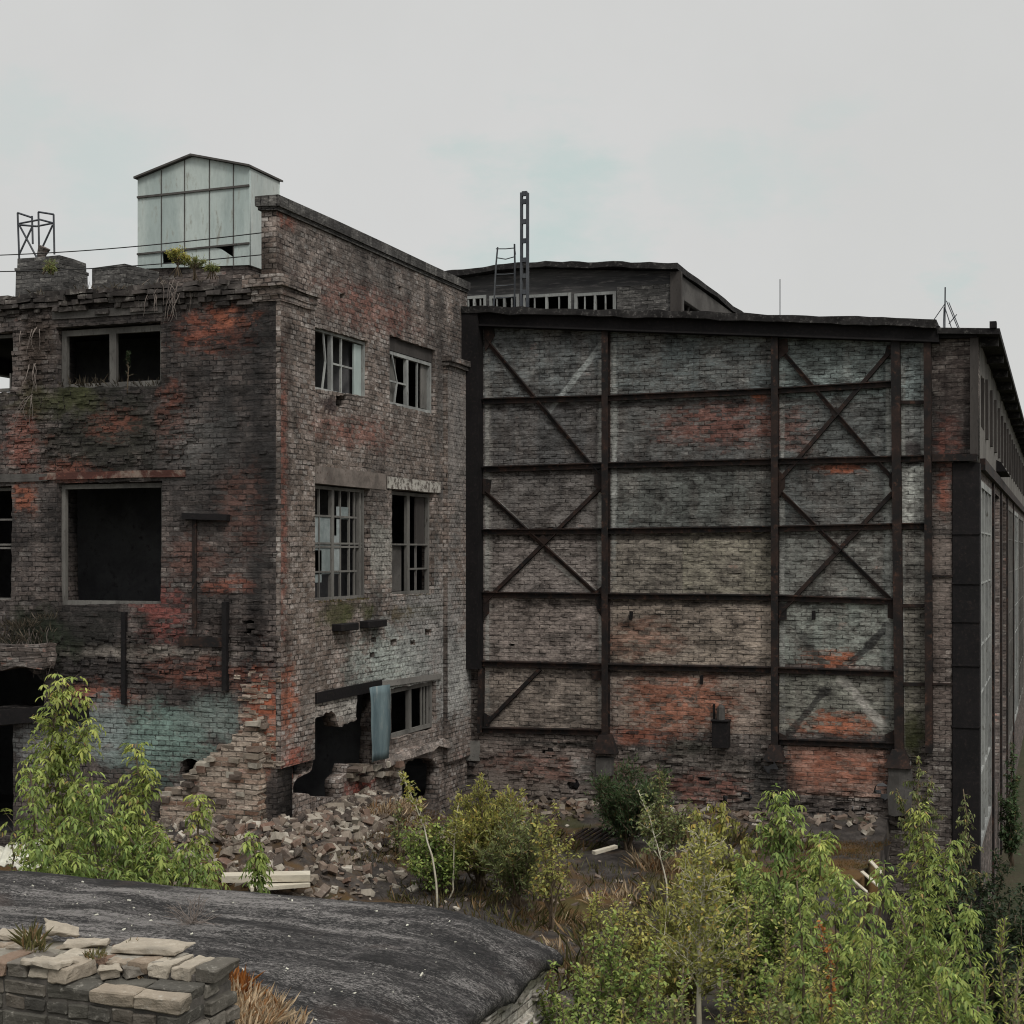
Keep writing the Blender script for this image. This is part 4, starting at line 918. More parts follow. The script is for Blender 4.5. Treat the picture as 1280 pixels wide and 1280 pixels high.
for i in range(500):
    x = rb.uniform(-13, YX-.1); y = rb.uniform(15, 26.2); chunk(mb, (x, y, yard_z(x, y)+.005), rb.choice([.02,.03,.04,.06]), rb)
for i in range(320):
    x = rb.uniform(-10.0, YX-.3); y = 26.3-abs(rb.gauss(0,.45)); chunk(mb, (x, y, yard_z(x, y)+.02), rb.choice([.04,.06,.09]), rb)
stuff(mb.build('scattered_stones', M['rubble']), 'small brick crumbs scattered over the dark yard', 'stones')
# short low run of laid bricks left in the rubble
mb = MB()
for r_ in range(2):
    for i in range(9):
        p = onZ(262+i*8, 1012+i*2, -3.95); mb.box(p.x-.12, p.x+.11, p.y-.06, p.y+.06, p.z+r_*.075, p.z+.068+r_*.075, jit=.015)
tag(mb.build('brick_row', M['rubble'], bevel=.005), 'low row of bricks still laid together lying in the rubble heap', 'brick row')

# ================================================================== FELT ROOFED ANNEX (foreground)
ann = thing('felt_roofed_annex', 'low annex with streaked black tar felt roof rolled over white brick wall', 'building', (-8, 9.5, -7))
def roof_z(x, y):
    t = max(0, (x+5.75)/1.5); z = -3.28-.27*min(t, 1.15)**2.2
    e = max(0, (y-12.15)/.5); z -= .05*min(e, 1.2)**2
    lap = ((y+.35*mnoise.noise(Vector((x*.5,y*.2,0))))*1.15) % 1.0
    z += .020*lap+.045*mnoise.noise(Vector((x*.8,y*1.1,2)))+.018*mnoise.noise(Vector((x*2.0,y*6,4)))+.05*min(t,1)*mnoise.noise(Vector((x*1.2,y*2.6,8)))
    return z
nx, ny = 300, 170; xa_, xb_, ya_, yb_ = -19.0, -4.26, 6.2, 12.68
vs, fs = [], []
for j in range(ny+1):
    for i in range(nx+4):
        if i <= nx:
            f = i/nx; f = f**.8; x = xa_+(xb_-xa_)*f; y = ya_+(yb_-ya_)*j/ny; vs.append((x, y, roof_z(x, y)))
        else:
            k = i-nx; y = ya_+(yb_-ya_)*j/ny; dr = (.05, .11, .15)[k-1]*(1+.7*mnoise.noise(Vector((y*3,k*.4,9)))); inn = (.05,.05,-.02)[k-1]
            vs.append((xb_+inn+.02*mnoise.noise(Vector((y*4,k,1))), y, roof_z(xb_, y)-dr))
w_ = nx+4
for j in range(ny):
    for i in range(w_-1): k = j*w_+i; fs.append((k, k+1, k+w_+1, k+w_))
# back drip edge
k0 = len(vs)
for i in range(nx+1): v = vs[ny*w_+i]; vs.append((v[0], v[1]+.03, v[2]-.22))
for i in range(nx): fs.append((ny*w_+i, ny*w_+i+1, k0+i+1, k0+i))
me = bpy.data.meshes.new('felt_roof'); me.from_pydata(vs, [], fs); finish('felt_roof', me, M['felt'], ann, smooth=True)
mb = MB(); mb.box(-19, -4.34, 6.3, 12.55, -7.3, -3.70); mb.build('brick_wall', M['white_brick'], ann, subdiv=0)
mb = MB(); r4 = random.Random(4)
for i in range(60):
    y = r4.uniform(10.2, 12.5); mb.box(-4.6, -4.34+r4.uniform(.01,.06), y-.12, y+.12, (z:=r4.choice([-3.78-.0775*k for k in range(0,9)])), z+.066, jit=.012)
mb.build('broken_courses', M['white_brick'], ann, bevel=.004)
# corner bricks showing at the far end of the annex wall
mb = MB(); r4 = random.Random(9)
for i in range(150):
    x = r4.uniform(-12, -4.6); y = r4.uniform(9.2, 12.5); s = r4.choice([.005,.007,.009,.014]); chunk(mb, (x, y, roof_z(x, y)+.004), s, r4)
stuff(mb.build('roof_grit', M['slate']), 'white grit and crumbs scattered on the black felt roof', 'grit')

# ================================================================== BROKEN PARAPET (nearest, bottom left)
par = thing('broken_parapet', 'mossy broken brick parapet top in the bottom left corner', 'brick wall', (-5, 6.2, -3.3))
mb = MB(); tops = MB(); rp = random.Random(17)
zt0 = -2.02; NR = 15
for r_ in range(NR):
    z1_ = zt0-r_*.0775; z0_ = z1_-.066
    header = r_ % 2 == 0
    w = .125 if header else .255
    depth = [(5.95,6.2),(6.2,6.45)] if header else [(5.95,6.07),(6.07,6.2),(6.2,6.33),(6.33,6.45)]
    for (d0, d1) in depth:
        x = -6.6+(0 if header else -.06)+rp.uniform(-.03,.03)
        while x < -3.86:
            xe_ = min(x+w-.009, -3.84+rp.uniform(-.03,.04))
            step = 0
            if d0 < 6.19 and x > -4.52: step = 1 if x < -4.2 else 1.0
            skip = (r_ < step) or (r_ == 0 and d0 > 6.3 and x > -4.05) or (r_ == 0 and rp.random() < .07) or (r_ == 1 and x > -4.05 and rp.random() < .3)
            if xe_-x > .04 and not skip:
                tgt = tops if r_ == 0 and rp.random() < .8 or (r_ == 1 and step == 1 and rp.random() < .4) else mb
                j = .009 if r_ else .014
                f = rp.uniform(-.012,.01)
                tgt.box(x, xe_, d0+f, d1-.008+f, z0_+rp.uniform(-.004,.004), z1_+rp.uniform(-.006,.006), jit=j*.8)
            x += w
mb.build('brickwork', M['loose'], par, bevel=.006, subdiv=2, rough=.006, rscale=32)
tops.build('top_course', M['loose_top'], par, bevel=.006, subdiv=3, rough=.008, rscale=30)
mb = MB(); mb.box(-6.7, -4.5, 5.962, 6.44, -3.4, -2.055); mb.box(-4.5, -3.88, 5.962, 6.44, -3.4, -2.14); mb.box(-4.6, -3.9, 6.21, 6.44, -2.2, -2.06)
mb2 = MB(); mb2.box(-6.7, -4.55, 5.975, 6.43, -2.2, -2.028); mb2.box(-4.55, -4.12, 6.22, 6.43, -2.2, -2.028); mb2.build('pale_mortar', M['pale_mortar'], par, subdiv=12, rough=.012, rscale=9)
mb.build('mortar_core', M['mortar'], par, subdiv=6, rough=.008, rscale=9)
def slab(name, px, py, z, w, d, h, rz, label, cat, mat, group=None, tilt=0.0, jit=.02):
    c = onZ(px, py, z); mb = MB(); mb.box(-w/2, w/2, -d/2, d/2, 0, h, jit=jit)
    o = mb.build(name, mat, None, bevel=min(.006, h*.2), subdiv=5, rough=.012, rscale=28); o.location = c; o.rotation_euler = (tilt, tilt*.6, rz)
    return tag(o, label, cat, group)
LT = M['loose_top']
slab('loose_brick', 76, 1172, -2.01, .16, .10, .045, .5, 'pale pointed brick lump lying at the back edge of the broken parapet', 'brick', LT, 'loose bricks on the broken parapet', .15, .03)
slab('loose_brick', 108, 1182, -2.015, .23, .11, .03, .35, 'long white flat brick lying tilted on the middle of the broken parapet', 'brick', LT, 'loose bricks on the broken parapet', -.05, .012)
slab('loose_brick', 135, 1219, -2.08, .10, .08, .045, .9, 'small grey half brick on the lowered front ledge of the parapet, beside the grass tuft', 'brick', LT, 'loose bricks on the broken parapet', .2, .015)
slab('loose_brick', 167, 1216, -2.08, .12, .09, .05, 2.3, 'small dark half brick on the lowered parapet ledge, nearest its broken right end', 'brick', M['loose'], 'loose bricks on the broken parapet', -.15, .015)
slab('mortar_slab', 192, 1186, -2.018, .36, .22, .028, .12, 'pale ridged mortar slab capping the right end of the broken parapet', 'mortar slab', M['loose_top'], None, .0, .012)
slab('loose_brick', 20, 1172, -2.018, .22, .11, .026, .1, 'pinkish worn brick at the far left of the broken parapet top', 'brick', LT, 'loose bricks on the broken parapet', .05, .012)
slab('loose_brick', 62, 1206, -2.02, .24, .14, .03, .0, 'grey lichened brick overhanging the front lip of the broken parapet', 'brick', LT, 'loose bricks on the broken parapet', -.06, .012)

# ================================================================== DEBRIS THINGS IN THE YARD
def plank(name, a, b, za, zb, w, th, label, cat, mat, group=None):
    A = onZ(*a, za); B = onZ(*b, zb); mb = MB(); c = (A+B)/2
    mb.bar(A-c, B-c, w, th, (0,0,1), 0); o = mb.build(name, mat, None, rough=.01, rscale=4); o.location = c; return tag(o, label, cat, group)
GB = 'pale boards lying beside the felt roof'
plank('board', (278,1101), (388,1099), -4.45, -4.45, .26, .09, 'upper of two bleached boards lying behind the felt roof edge', 'board', M['board'], GB)
plank('board', (312,1112), (386,1107), -4.52, -4.52, .22, .05, 'lower of two bleached boards lying behind the felt roof edge', 'board', M['board'], GB)
plank('board', (742,1068), (770,1060), -4.7, -4.65, .09, .05, 'short white stick board lying alone on the dark yard', 'board', M['board'])
def sheet(px, py, z, w, d, rx, ry, rz, label):
    mb = MB(); n = 14
    for i in range(n):
        for f in (0,1): pass
    vs, fs = [], []
    for i in range(n*4+1):
        for j in range(4):
            vs.append((-w/2+w*i/(n*4), -d/2+d*j/3, .02*math.sin(i/4*6.28*.5)))
    for i in range(n*4):
        for j in range(3): k = i*4+j; fs.append((k,k+4,k+5,k+1))
    me = bpy.data.meshes.new('corrugated_sheet'); me.from_pydata(vs, [], fs); o = finish('corrugated_sheet', me, M['slate'], smooth=True)
    so = o.modifiers.new('t','SOLIDIFY'); so.thickness = .015
    o.location = onZ(px, py, z); o.rotation_euler = (rx, ry, rz); tag(o, label, 'roofing sheet', 'broken roofing sheets at the left')
sheet(18, 1068, -4.2, .8, .55, .35, -.2, .4, 'pale broken roofing sheet leaning at the far left beside the doorway')
sheet(44, 1082, -4.3, .7, .45, .2, .25, -.3, 'pale roofing sheet fragment half under the tall left ash maple')
sheet(203, 1088, -4.3, .35, .25, .4, .1, -.5, 'small white sheet scrap behind the felt roof, between two green maple shrubs')
mb = MB()
for i, (a, b, w) in enumerate([((1062,1098),(1086,1122),.16),((1075,1092),(1096,1118),.12),((1088,1078),(1094,1104),.14),((1068,1106),(1078,1128),.10),((1096,1066),(1104,1092),.1)]):
    pass
for (a, b, w, lab) in [((1066,1100),(1084,1116),.10,'lowest pale splintered board at the broken right edge of the yard'),((1078,1090),(1098,1108),.08,'middle pale splintered board at the broken right edge of the yard'),((1088,1076),(1102,1092),.09,'topmost pale splintered board at the broken right edge of the yard')]:
    plank('splintered_board', a, b, -4.78, -4.95, w, .02, lab, 'board', M['board'], 'splintered boards at the yard edge')
c = onZ(735, 1052, -4.75); mb = MB()
for i in range(7): 
    a_ = Vector((-.35+i*.1, rb.uniform(-.1,.1), 0)); mb.bar(a_, a_+Vector((.2, .45+rb.uniform(-.1,.1), .12)), .05, .02, (0,0,1))
o = mb.build('rusty_grille', M['steel'], None); o.location = c; tag(o, 'flat rusty slatted grille lying on the yard under the dark green shrub', 'grille')

# ================================================================== VEGETATION
class Leaves:
    def __init__(s): s.d = []
    def add(s, p, d, up, L, W, y): s.d.append((p.x,p.y,p.z,d.x,d.y,d.z,up.x,up.y,up.z,L,W,y))
    def mesh(s, name):
        a = np.array(s.d, dtype=np.float64); P, D, U = a[:,0:3], a[:,3:6], a[:,6:9]; L = a[:,9:10]; W = a[:,10:11]; Y = a[:,11]
        D /= np.linalg.norm(D, axis=1, keepdims=True)+1e-9
        Sd = np.cross(D, U); Sd /= np.linalg.norm(Sd, axis=1, keepdims=True)+1e-9; N = np.cross(Sd, D)
        n = len(a); V = np.zeros((n,6,3))
        V[:,0] = P; V[:,1] = P+D*L*.30+Sd*W*.46+N*L*.04; V[:,2] = P+D*L*.62+Sd*W*.38+N*L*.02; V[:,3] = P+D*L-N*L*.12
        V[:,4] = P+D*L*.62-Sd*W*.38+N*L*.02; V[:,5] = P+D*L*.30-Sd*W*.46+N*L*.04
        idx = (np.arange(n)*6)[:,None]
        loops = np.concatenate([idx+np.array([[0,1,2,3]]), idx+np.array([[0,3,4,5]])], axis=1).reshape(-1)
        me = bpy.data.meshes.new(name); me.vertices.add(n*6); me.vertices.foreach_set('co', V.reshape(-1))
        me.loops.add(len(loops)); me.loops.foreach_set('vertex_index', loops.astype(np.int32))
        me.polygons.add(n*2); me.polygons.foreach_set('loop_start', (np.arange(n*2)*4).astype(np.int32))
        me.update(calc_edges=True); me.validate()
        at = me.attributes.new('young', 'FLOAT', 'POINT'); at.data.foreach_set('value', np.repeat(Y, 6).astype(np.float32))
        return me
def rv(r, s=1.0): return Vector((r.gauss(0,s), r.gauss(0,s), r.gauss(0,s)))
UP = Vector((0,0,1))
def gen(r, H, W, nst, style, dens=1.0, lean=(0,0), leaf=1.0, bare=.12, trunk_r=.022, bark_='bark'):
    tr = MB(); lv = Leaves(); ga = r.uniform(0,6.28)
    for s in range(nst):
        h = H*(1.0 if s == 0 else r.uniform(.5,.95)); az = ga+s*2.4; sp = W*(.05 if s == 0 else r.uniform(.3,.85))
        p = Vector((r.gauss(0,.05), r.gauss(0,.05), -.15)); pts = [p.copy()]; K = 10
        for k in range(1, K+1):
            t = k/K
            q_ = Vector((math.cos(az)*sp*t**1.1+lean[0]*t*t, math.sin(az)*sp*t**1.1+lean[1]*t*t, h*t))+rv(r, (.012 if bark_ != 'birch' else .0035)*H); pts.append(q_)
        tr.tube(pts, [trunk_r*(h/H)*(1-.8*k/K)+.003 for k in range(K+1)], 6)
        nb = max(6, int(h*(9 if style == 'maple' else 11)*dens)); baz = r.uniform(0,6.28)
        def shoot(base, d, L, t, sub):
            bp = [base]; seg = 5
            for k in range(seg):
                d = (d+rv(r,.10)+UP*(.08 if style == 'maple' else (-.16 if style == 'droop' else .03))).normalized(); bp.append(bp[-1]+d*L/seg)
            tr.tube(bp, [.007*(1-.75*k/seg)*max(.6,L) +.0012 for k in range(seg+1)], 3, cap=False)
            step = (.062 if style == 'maple' else .021); nn = max(3, int(L*.88/step))
            for m in range(nn):
                f = .12+.88*(m+r.random()*.6)/nn; f = min(f, .999); k = min(seg-1, int(f*seg)); q0 = bp[k].lerp(bp[k+1], f*seg-k); ax = (bp[k+1]-bp[k]).normalized()
                yb = max(0, min(1, (f-.5)*1.5*(.4+.6*t)+r.gauss(0,.12)+.25*t))
                emit(r, lv, q0, ax, style, leaf, yb)
            if sub and L > .18:
                for m in range(3):
                    k = r.randint(1, 3); d2 = ((bp[k+1]-bp[k]).normalized()*.7+rv(r,.55)+UP*.2).normalized(); shoot(bp[k], d2, L*r.uniform(.35,.6), t, False)
        for b in range(nb):
            t = bare+(1-bare)*(b+r.random())/nb; t = min(t, .985)
            i = min(K-1, int(t*K)); base = pts[i].lerp(pts[i+1], t*K-i); baz += 2.4+r.gauss(0,.3)
            env = ((1-t)**.65*.95+.16)*(.55+.45*min(1, t/.3)); L = W*env*r.uniform(.55,1.15)/(1 if nst == 1 else 1.2)
            el = r.uniform(.35,.95) if style != 'droop' else r.uniform(.2,.8)
            shoot(base, Vector((math.cos(baz)*math.cos(el), math.sin(baz)*math.cos(el), math.sin(el))), L, t, style != 'maple' or L > .35)
        for m in range(int((26 if style == 'maple' else 70)*dens)):
            t = r.uniform(.62, 1.0); i = min(K-1, int(t*K)); q0 = pts[i].lerp(pts[i+1], t*K-i); ax = (pts[i+1]-pts[i]).normalized()
            emit(r, lv, q0, ax, style, leaf*(1-.3*(t-.62)), max(0, min(1, (t-.6)*2.3+r.gauss(0,.12))))
    return tr, lv
def emit(r, lv, q0, ax, style, leaf, yb):
    side = ax.cross(rv(r)).normalized()
    if style == 'maple':
        rl = .14*leaf*r.uniform(.7,1.15); d = (side*.9+ax*.55+UP*.15).normalized(); dr = d.copy(); p = q0.copy()
        for k in range(3):
            dr = (dr+Vector((0,0,-.32))).normalized(); p = p+dr*rl/3
            sd = dr.cross(UP).normalized() if abs(dr.z) < .97 else side
            L = .084*leaf*r.uniform(.7,1.2)
            if k < 2:
                for sg in (-1,1): lv.add(p, (sd*sg*.7+dr*.55+Vector((0,0,-.55))+rv(r,.12)), (UP+rv(r,.25)), L, L*.36, yb)
            else: lv.add(p, dr*.7+Vector((0,0,-.65))+rv(r,.12), (UP+d*.8+rv(r,.25)), L*1.15, L*.44, yb)
    elif style == 'droop':
        L = .07*leaf*r.uniform(.7,1.25); lv.add(q0+rv(r,.012), side*.5+ax*.2+Vector((0,0,-.8))+rv(r,.2), ax+side+rv(r,.3), L, L*.42, yb)
    elif style == 'lance':
        L = .078*leaf*r.uniform(.55,1.2); lv.add(q0+rv(r,.012), side*.55+ax*.7+UP*.1+rv(r,.2), UP+rv(r,.4), L, L*.28, yb)
    else:
        L = .056*leaf*r.uniform(.6,1.3); lv.add(q0+rv(r,.015), side*.8+ax*.35+Vector((0,0,-.15))+rv(r,.25), UP+rv(r,.45), L, L*.58, yb)
def plant(name, px, D, py_top, wpx, style, mat, label, cat, nst=3, dens=1.0, seed=0, bark='bark', leaf=1.0, bare=.12, lean=(0,0), group=None, trunk_r=.022, ground=None):
    if D < 15.5 and style != 'maple': leaf *= .8; dens *= 1.3
    elif D < 15.5: leaf *= .84; dens *= 1.2
    p = atD(px, 690, D); g = gz(p.x, p.y) if ground is None else ground
    H = -(py_top-HOR)/F*D-g; W = wpx/F*D
    r = random.Random(seed*31+5)
    tr, lv = gen(r, H/1.02, W, nst, style, dens, lean, leaf, bare, trunk_r, bark)
    root = thing(name, label, cat, (p.x, p.y, g), group)
    a = tr.build('trunk', M[bark], None, smooth=True); a.parent = root
    me = lv.mesh('crown'); me.materials.append(M[mat]); b = bpy.data.objects.new('crown', me); COL.objects.link(b); b.parent = root
    return root
MG = 'young ash leaved maples among the ruins'; SG = 'wild shrubs among the ruins'
T = plant
T('young_maple', 78, 17.6, 840, 92, 'maple', 'lf_maple', 'tallest spire shaped young maple at the far left before the sooty wall', 'tree', 1, 2.0, 1, group=MG)
T('young_maple', 172, 17.2, 925, 84, 'maple', 'lf_maple', 'rounded young maple standing before the teal stained bricks', 'tree', 2, 1.3, 2, group=MG)
T('young_maple', 118, 16.4, 965, 125, 'maple', 'lf_green', 'broad leafy maple shrub at the foot of the spire shaped maple', 'shrub', 4, 1.2, 3, group=MG)
T('young_maple', 42, 16.8, 955, 62, 'maple', 'lf_green', 'leafy maple shoot beside the black doorway at far left', 'shrub', 2, 1.1, 4, group=MG)
T('young_maple', 248, 17.0, 992, 52, 'maple', 'lf_maple', 'slim yellowish maple sapling before the foot of the stepped broken wall', 'shrub', 1, 1.5, 5, group=MG)
T('young_maple', 320, 16.4, 1042, 34, 'maple', 'lf_green', 'small narrow maple sapling growing beside the bleached boards', 'shrub', 1, 1.6, 6, group=MG)
T('young_maple', 238, 16.0, 1050, 56, 'maple', 'lf_green', 'low bushy maple seedling behind the felt roof edge', 'shrub', 3, 1.2, 7, group=MG)
T('weedy_shrub', 190, 17.4, 1010, 70, 'simple', 'lf_olive', 'olive weedy shrub between the rounded maple and the rubble', 'shrub', 4, .8, 8, group=SG)
T('weedy_shrub', 14, 16.0, 1050, 34, 'simple', 'lf_olive', 'yellowish weedy shrub in front of the broken roofing sheets', 'shrub', 3, .8, 9, group=SG)
# middle
T('birch_sapling', 547, 20.2, 965, 34, 'simple', 'lf_yellow', 'slender white stemmed birch sapling leaning left before the basement opening', 'tree', 1, .9, 10, 'birch', bare=.62, lean=(-.55,0), group=None, trunk_r=.014, leaf=1.25)
T('birch_sapling', 566, 20.8, 1002, 22, 'simple', 'lf_yellow', 'thin second birch sapling just right of the leaning white one', 'tree', 1, .8, 11, 'birch', bare=.5, lean=(.1,0), trunk_r=.010)
T('leafy_shrub', 600, 21.4, 972, 78, 'lance', 'lf_yellow', 'feathery yellow green shrub behind the birch saplings', 'shrub', 10, 1.5, 12, group=SG)
T('leafy_shrub', 545, 21.0, 1030, 64, 'simple', 'lf_green', 'dense green shrub around the foot of the white birch sapling', 'shrub', 8, 1.5, 13, group=SG)
T('leafy_shrub', 645, 20.4, 1010, 70, 'lance', 'lf_olive', 'olive shrub to the right of the feathery yellow green one', 'shrub', 9, 1.4, 14, group=SG)
T('leafy_shrub', 690, 19.4, 1000, 46, 'simple', 'lf_yellow', 'sparse yellowing shrub just beyond the right end of the felt roof', 'shrub', 5, .8, 15, group=SG, bare=.25)
T('leafy_shrub', 500, 22.2, 1000, 34, 'simple', 'lf_olive', 'sparse yellowish shrub at the left of the basement opening', 'shrub', 3, .6, 16, group=SG)
T('dark_shrub', 785, 24.4, 950, 70, 'lance', 'lf_deep', 'round dark green shrub against the foot of the hall wall', 'shrub', 11, 1.8, 17, group=SG)
T('leafy_shrub', 828, 22.8, 962, 56, 'simple', 'lf_olive', 'brownish olive shrub right of the round dark green one', 'shrub', 6, 1.0, 18, group=SG, bare=.2)
T('birch_sapling', 836, 19.6, 990, 36, 'simple', 'lf_olive', 'pale leaning sapling stem rising in the middle of the yard', 'tree', 1, .7, 19, 'birch', bare=.45, lean=(-.5,.2), trunk_r=.012)
T('leafy_shrub', 745, 17.4, 1110, 36, 'simple', 'lf_yellow', 'small yellow leaved shrub at the edge of the bare yard patch', 'shrub', 3, .8, 20, group=SG)
T('leafy_shrub', 805, 16.8, 1100, 44, 'simple', 'lf_yellow', 'small yellow green shrub at the foot of the pale leaning sapling', 'shrub', 4, .9, 21, group=SG)
# right
T('willow_shrub', 905, 18.2, 998, 66, 'droop', 'lf_yellow', 'bright yellow green willow shrub below the black meter box', 'shrub', 9, 2.0, 22, group=SG)
T('young_maple', 974, 18.0, 980, 76, 'maple', 'lf_green', 'tall bright maple with drooping tufts before the red bricked wall foot', 'tree', 3, 1.8, 23, group=MG)
T('young_maple', 1024, 17.2, 1040, 56, 'maple', 'lf_maple', 'smaller maple right of the tall bright one, before the brown mossy patch', 'tree', 2, 1.5, 24, group=MG)
T('young_maple', 1150, 20.0, 1002, 78, 'maple', 'lf_maple', 'maple rising at the broken yard edge below the black corner column', 'tree', 2, 1.3, 25, group=MG)
T('young_maple', 1185, 17.0, 1040, 70, 'maple', 'lf_green', 'maple in front of the dark thicket at right', 'tree', 2, 1.2, 26, group=MG)
T('birch_tree', 872, 13.2, 1030, 100, 'simple', 'lf_yellow', 'thin birch with forked pale trunk at the bottom middle right', 'tree', 1, 2.4, 27, 'birch', bare=.4, trunk_r=.03, lean=(.05,0), leaf=.95)
G2 = 'dense shrubs filling the bottom right'
for (px, D, py, w, st, mt, lab, seed, ns, dn) in [
    (760,12.6,1150,80,'simple','lf_green','green shrub just right of the felt roof corner, second row of the thicket',28,6,1.1),
    (735,11.6,1212,66,'simple','lf_green','low green shrub touching the white brick end of the annex',29,6,1.1),
    (820,11.8,1180,70,'simple','lf_green','green shrub left of the forked birch trunk',30,6,1.1),
    (930,12.8,1120,76,'simple','lf_yellow','yellowish leafy shrub right of the forked birch',31,6,1.2),
    (900,11.2,1215,74,'simple','lf_green','low green shrub at the foot of the forked birch',32,6,1.1),
    (1000,13.4,1110,74,'maple','lf_green','green maple shrub under the tall bright maple',33,4,1.0),
    (1070,13.8,1122,70,'maple','lf_maple','maple shrub below the splintered boards',34,4,1.0),
    (1035,11.6,1190,84,'simple','lf_yellow','olive bush in the bottom row below the rusty withered sprig',35,7,1.1),
    (1130,13.2,1140,76,'lance','lf_green','bush with long narrow leaves left of the right hand maple thicket',36,7,1.3),
    (1110,11.2,1215,80,'simple','lf_green','low rounded green bush in the bottom row under the narrow leaved one',37,7,1.1),
    (1215,13.6,1130,66,'maple','lf_green','leafy maple near the right edge, before the deep shade',38,4,1.1),
    (1250,12.4,1150,60,'lance','lf_maple','pale green long leaved bush at the right edge',39,6,1.3),
    (1190,11.4,1200,76,'maple','lf_green','low maple bush in the bottom right row',40,5,1.0),
    (1268,11.2,1225,60,'simple','lf_olive','olive bush in the bottom right corner',41,6,1.1),
    (985,11.0,1240,70,'simple','lf_olive','lowest olive bush at bottom centre right',42,6,1.1),
    (860,15.6,1085,80,'lance','lf_yellow','feathery yellow green shrub under the bright willow shrub',61,7,1.1),
    (945,15.4,1090,70,'simple','lf_green','rounded green shrub left of the foot of the tall bright maple',62,7,1.2),
    (780,14.6,1135,60,'simple','lf_yellow','yellowing shrub at the near edge of the bare yard patch',63,6,1.0),
    (1010,15.4,1095,60,'simple','lf_green','rounded green shrub right of the foot of the tall bright maple',64,7,1.2),
    (1095,16.2,1085,64,'maple','lf_green','maple shrub just right of the splintered boards',65,4,1.1),
    (1080,12.4,1175,84,'lance','lf_green','wide long leaved bush in the middle of the bottom right thicket',66,8,1.3),
    (960,11.8,1195,84,'simple','lf_green','wide green bush under the withered sprig, to its left',67,8,1.2),
    (850,10.8,1240,84,'simple','lf_olive','lowest olive bush left of the forked birch foot',68,8,1.2),
    (1175,10.9,1235,84,'lance','lf_maple','lowest pale long leaved bush at bottom right',69,8,1.2),
    (770,10.7,1250,60,'simple','lf_yellow','lowest yellow green bush right of the annex wall',70,7,1.2),
    (1060,10.7,1250,80,'simple','lf_green','lowest green bush at the very bottom below the maple shrubs',71,8,1.2),
    (690,12.9,1205,36,'simple','lf_green','narrow green shoots beside the felt roof rolled corner',43,4,.9)]:
    T('leafy_shrub' if st != 'maple' else 'young_maple', px, D, py-12, w*1.15, st, mt, lab, 'shrub', ns+2, dn*1.35, seed, group=G2 if st != 'maple' else MG)
T('withered_sprig', 1034, 12.8, 1140, 12, 'simple', 'rustweed', 'withered rusty orange sprig among the green bushes', 'plant', 1, 1.2, 44)
# dark thicket at the right, its shade put into the leaf colour
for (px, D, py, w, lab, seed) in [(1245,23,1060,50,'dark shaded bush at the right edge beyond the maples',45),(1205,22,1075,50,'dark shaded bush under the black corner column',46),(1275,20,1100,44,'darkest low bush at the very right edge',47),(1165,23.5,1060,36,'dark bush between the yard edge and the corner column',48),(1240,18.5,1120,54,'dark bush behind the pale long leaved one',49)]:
    T('dark_bush', px, D, py, w, 'simple', 'lf_shade', lab, 'shrub', 7, 1.2, seed, group='dark shaded bushes at the right', leaf=1.3)
T('green_tree', 1264, 33, 925, 22, 'simple', 'lf_deep', 'green tree standing far along the right side wall of the hall', 'tree', 5, 1.0, 50, leaf=1.6)
T('drooping_shrub', 1150, 24.6, 945, 42, 'droop', 'lf_olive', 'drab shrub hanging over the concrete base of the right hand columns', 'shrub', 4, .8, 51, ground=-5.2)
T('drooping_shrub', 1205, 23.6, 985, 52, 'droop', 'lf_olive', 'arching drab willow branch in front of the black corner column', 'shrub', 3, .9, 52)
# sparse twiggy plants on the roofs
T('roof_weed', 222, 20.2, 312, 26, 'simple', 'lf_yellow', 'yellow green weed growing before the torn panel of the metal hut', 'plant', 6, 2.6, 53, ground=3.9, leaf=.55, trunk_r=.005)
T('roof_weed', 243, 20.4, 325, 22, 'lance', 'lf_olive', 'olive weed on the roof edge right of the yellow green weed', 'plant', 7, 1.6, 54, ground=3.9, leaf=.55, trunk_r=.005)
T('roof_weed', 63, 20.0, 340, 14, 'lance', 'lf_olive', 'small weed at the right foot of the dark chimney', 'plant', 7, 1.9, 55, ground=3.9, leaf=.55, trunk_r=.005)
T('roof_weed', 265, 20.3, 336, 12, 'lance', 'lf_olive', 'short weed tuft near the right end of the metal hut', 'plant', 6, 1.6, 56, ground=3.9, leaf=.55, trunk_r=.005)
T('window_weed', 160, 21.85, 440, 9, 'lance', 'lf_shade', 'spindly dark weed standing inside the large upper left window', 'plant', 1, 2.5, 57, ground=2.5, leaf=.6, trunk_r=.006)

# grasses
def grass(name, spots, mat, label, cat, seed=0, hmul=1.0):
    r = random.Random(seed+900); lv = Leaves()
    for (x, y, z, rad, n, h) in spots:
        for i in range(n):
            a = r.uniform(0,6.28); q_ = rad*math.sqrt(r.random()); p = Vector((x+math.cos(a)*q_, y+math.sin(a)*q_, z))
            if z is None: p.z = 0
            d = Vector((math.cos(a)*.4+r.gauss(0,.45), math.sin(a)*.4+r.gauss(0,.45), .9)); L = h*r.uniform(.45,1.1)
            lv.add(p, d, rv(r), L, .0065*r.uniform(.6,1.3), r.random())
    me = lv.mesh(name); me.materials.append(M[mat]); o = bpy.data.objects.new(name, me); COL.objects.link(o); return stuff(o, label, cat)
def gs(lst, D=None):
    out = []
    for (px, py, rad, n, h) in lst:
        p = onZ(px, py, -4.85); out.append((p.x, p.y, gz(p.x, p.y)-.02, rad, n, h))
    return out
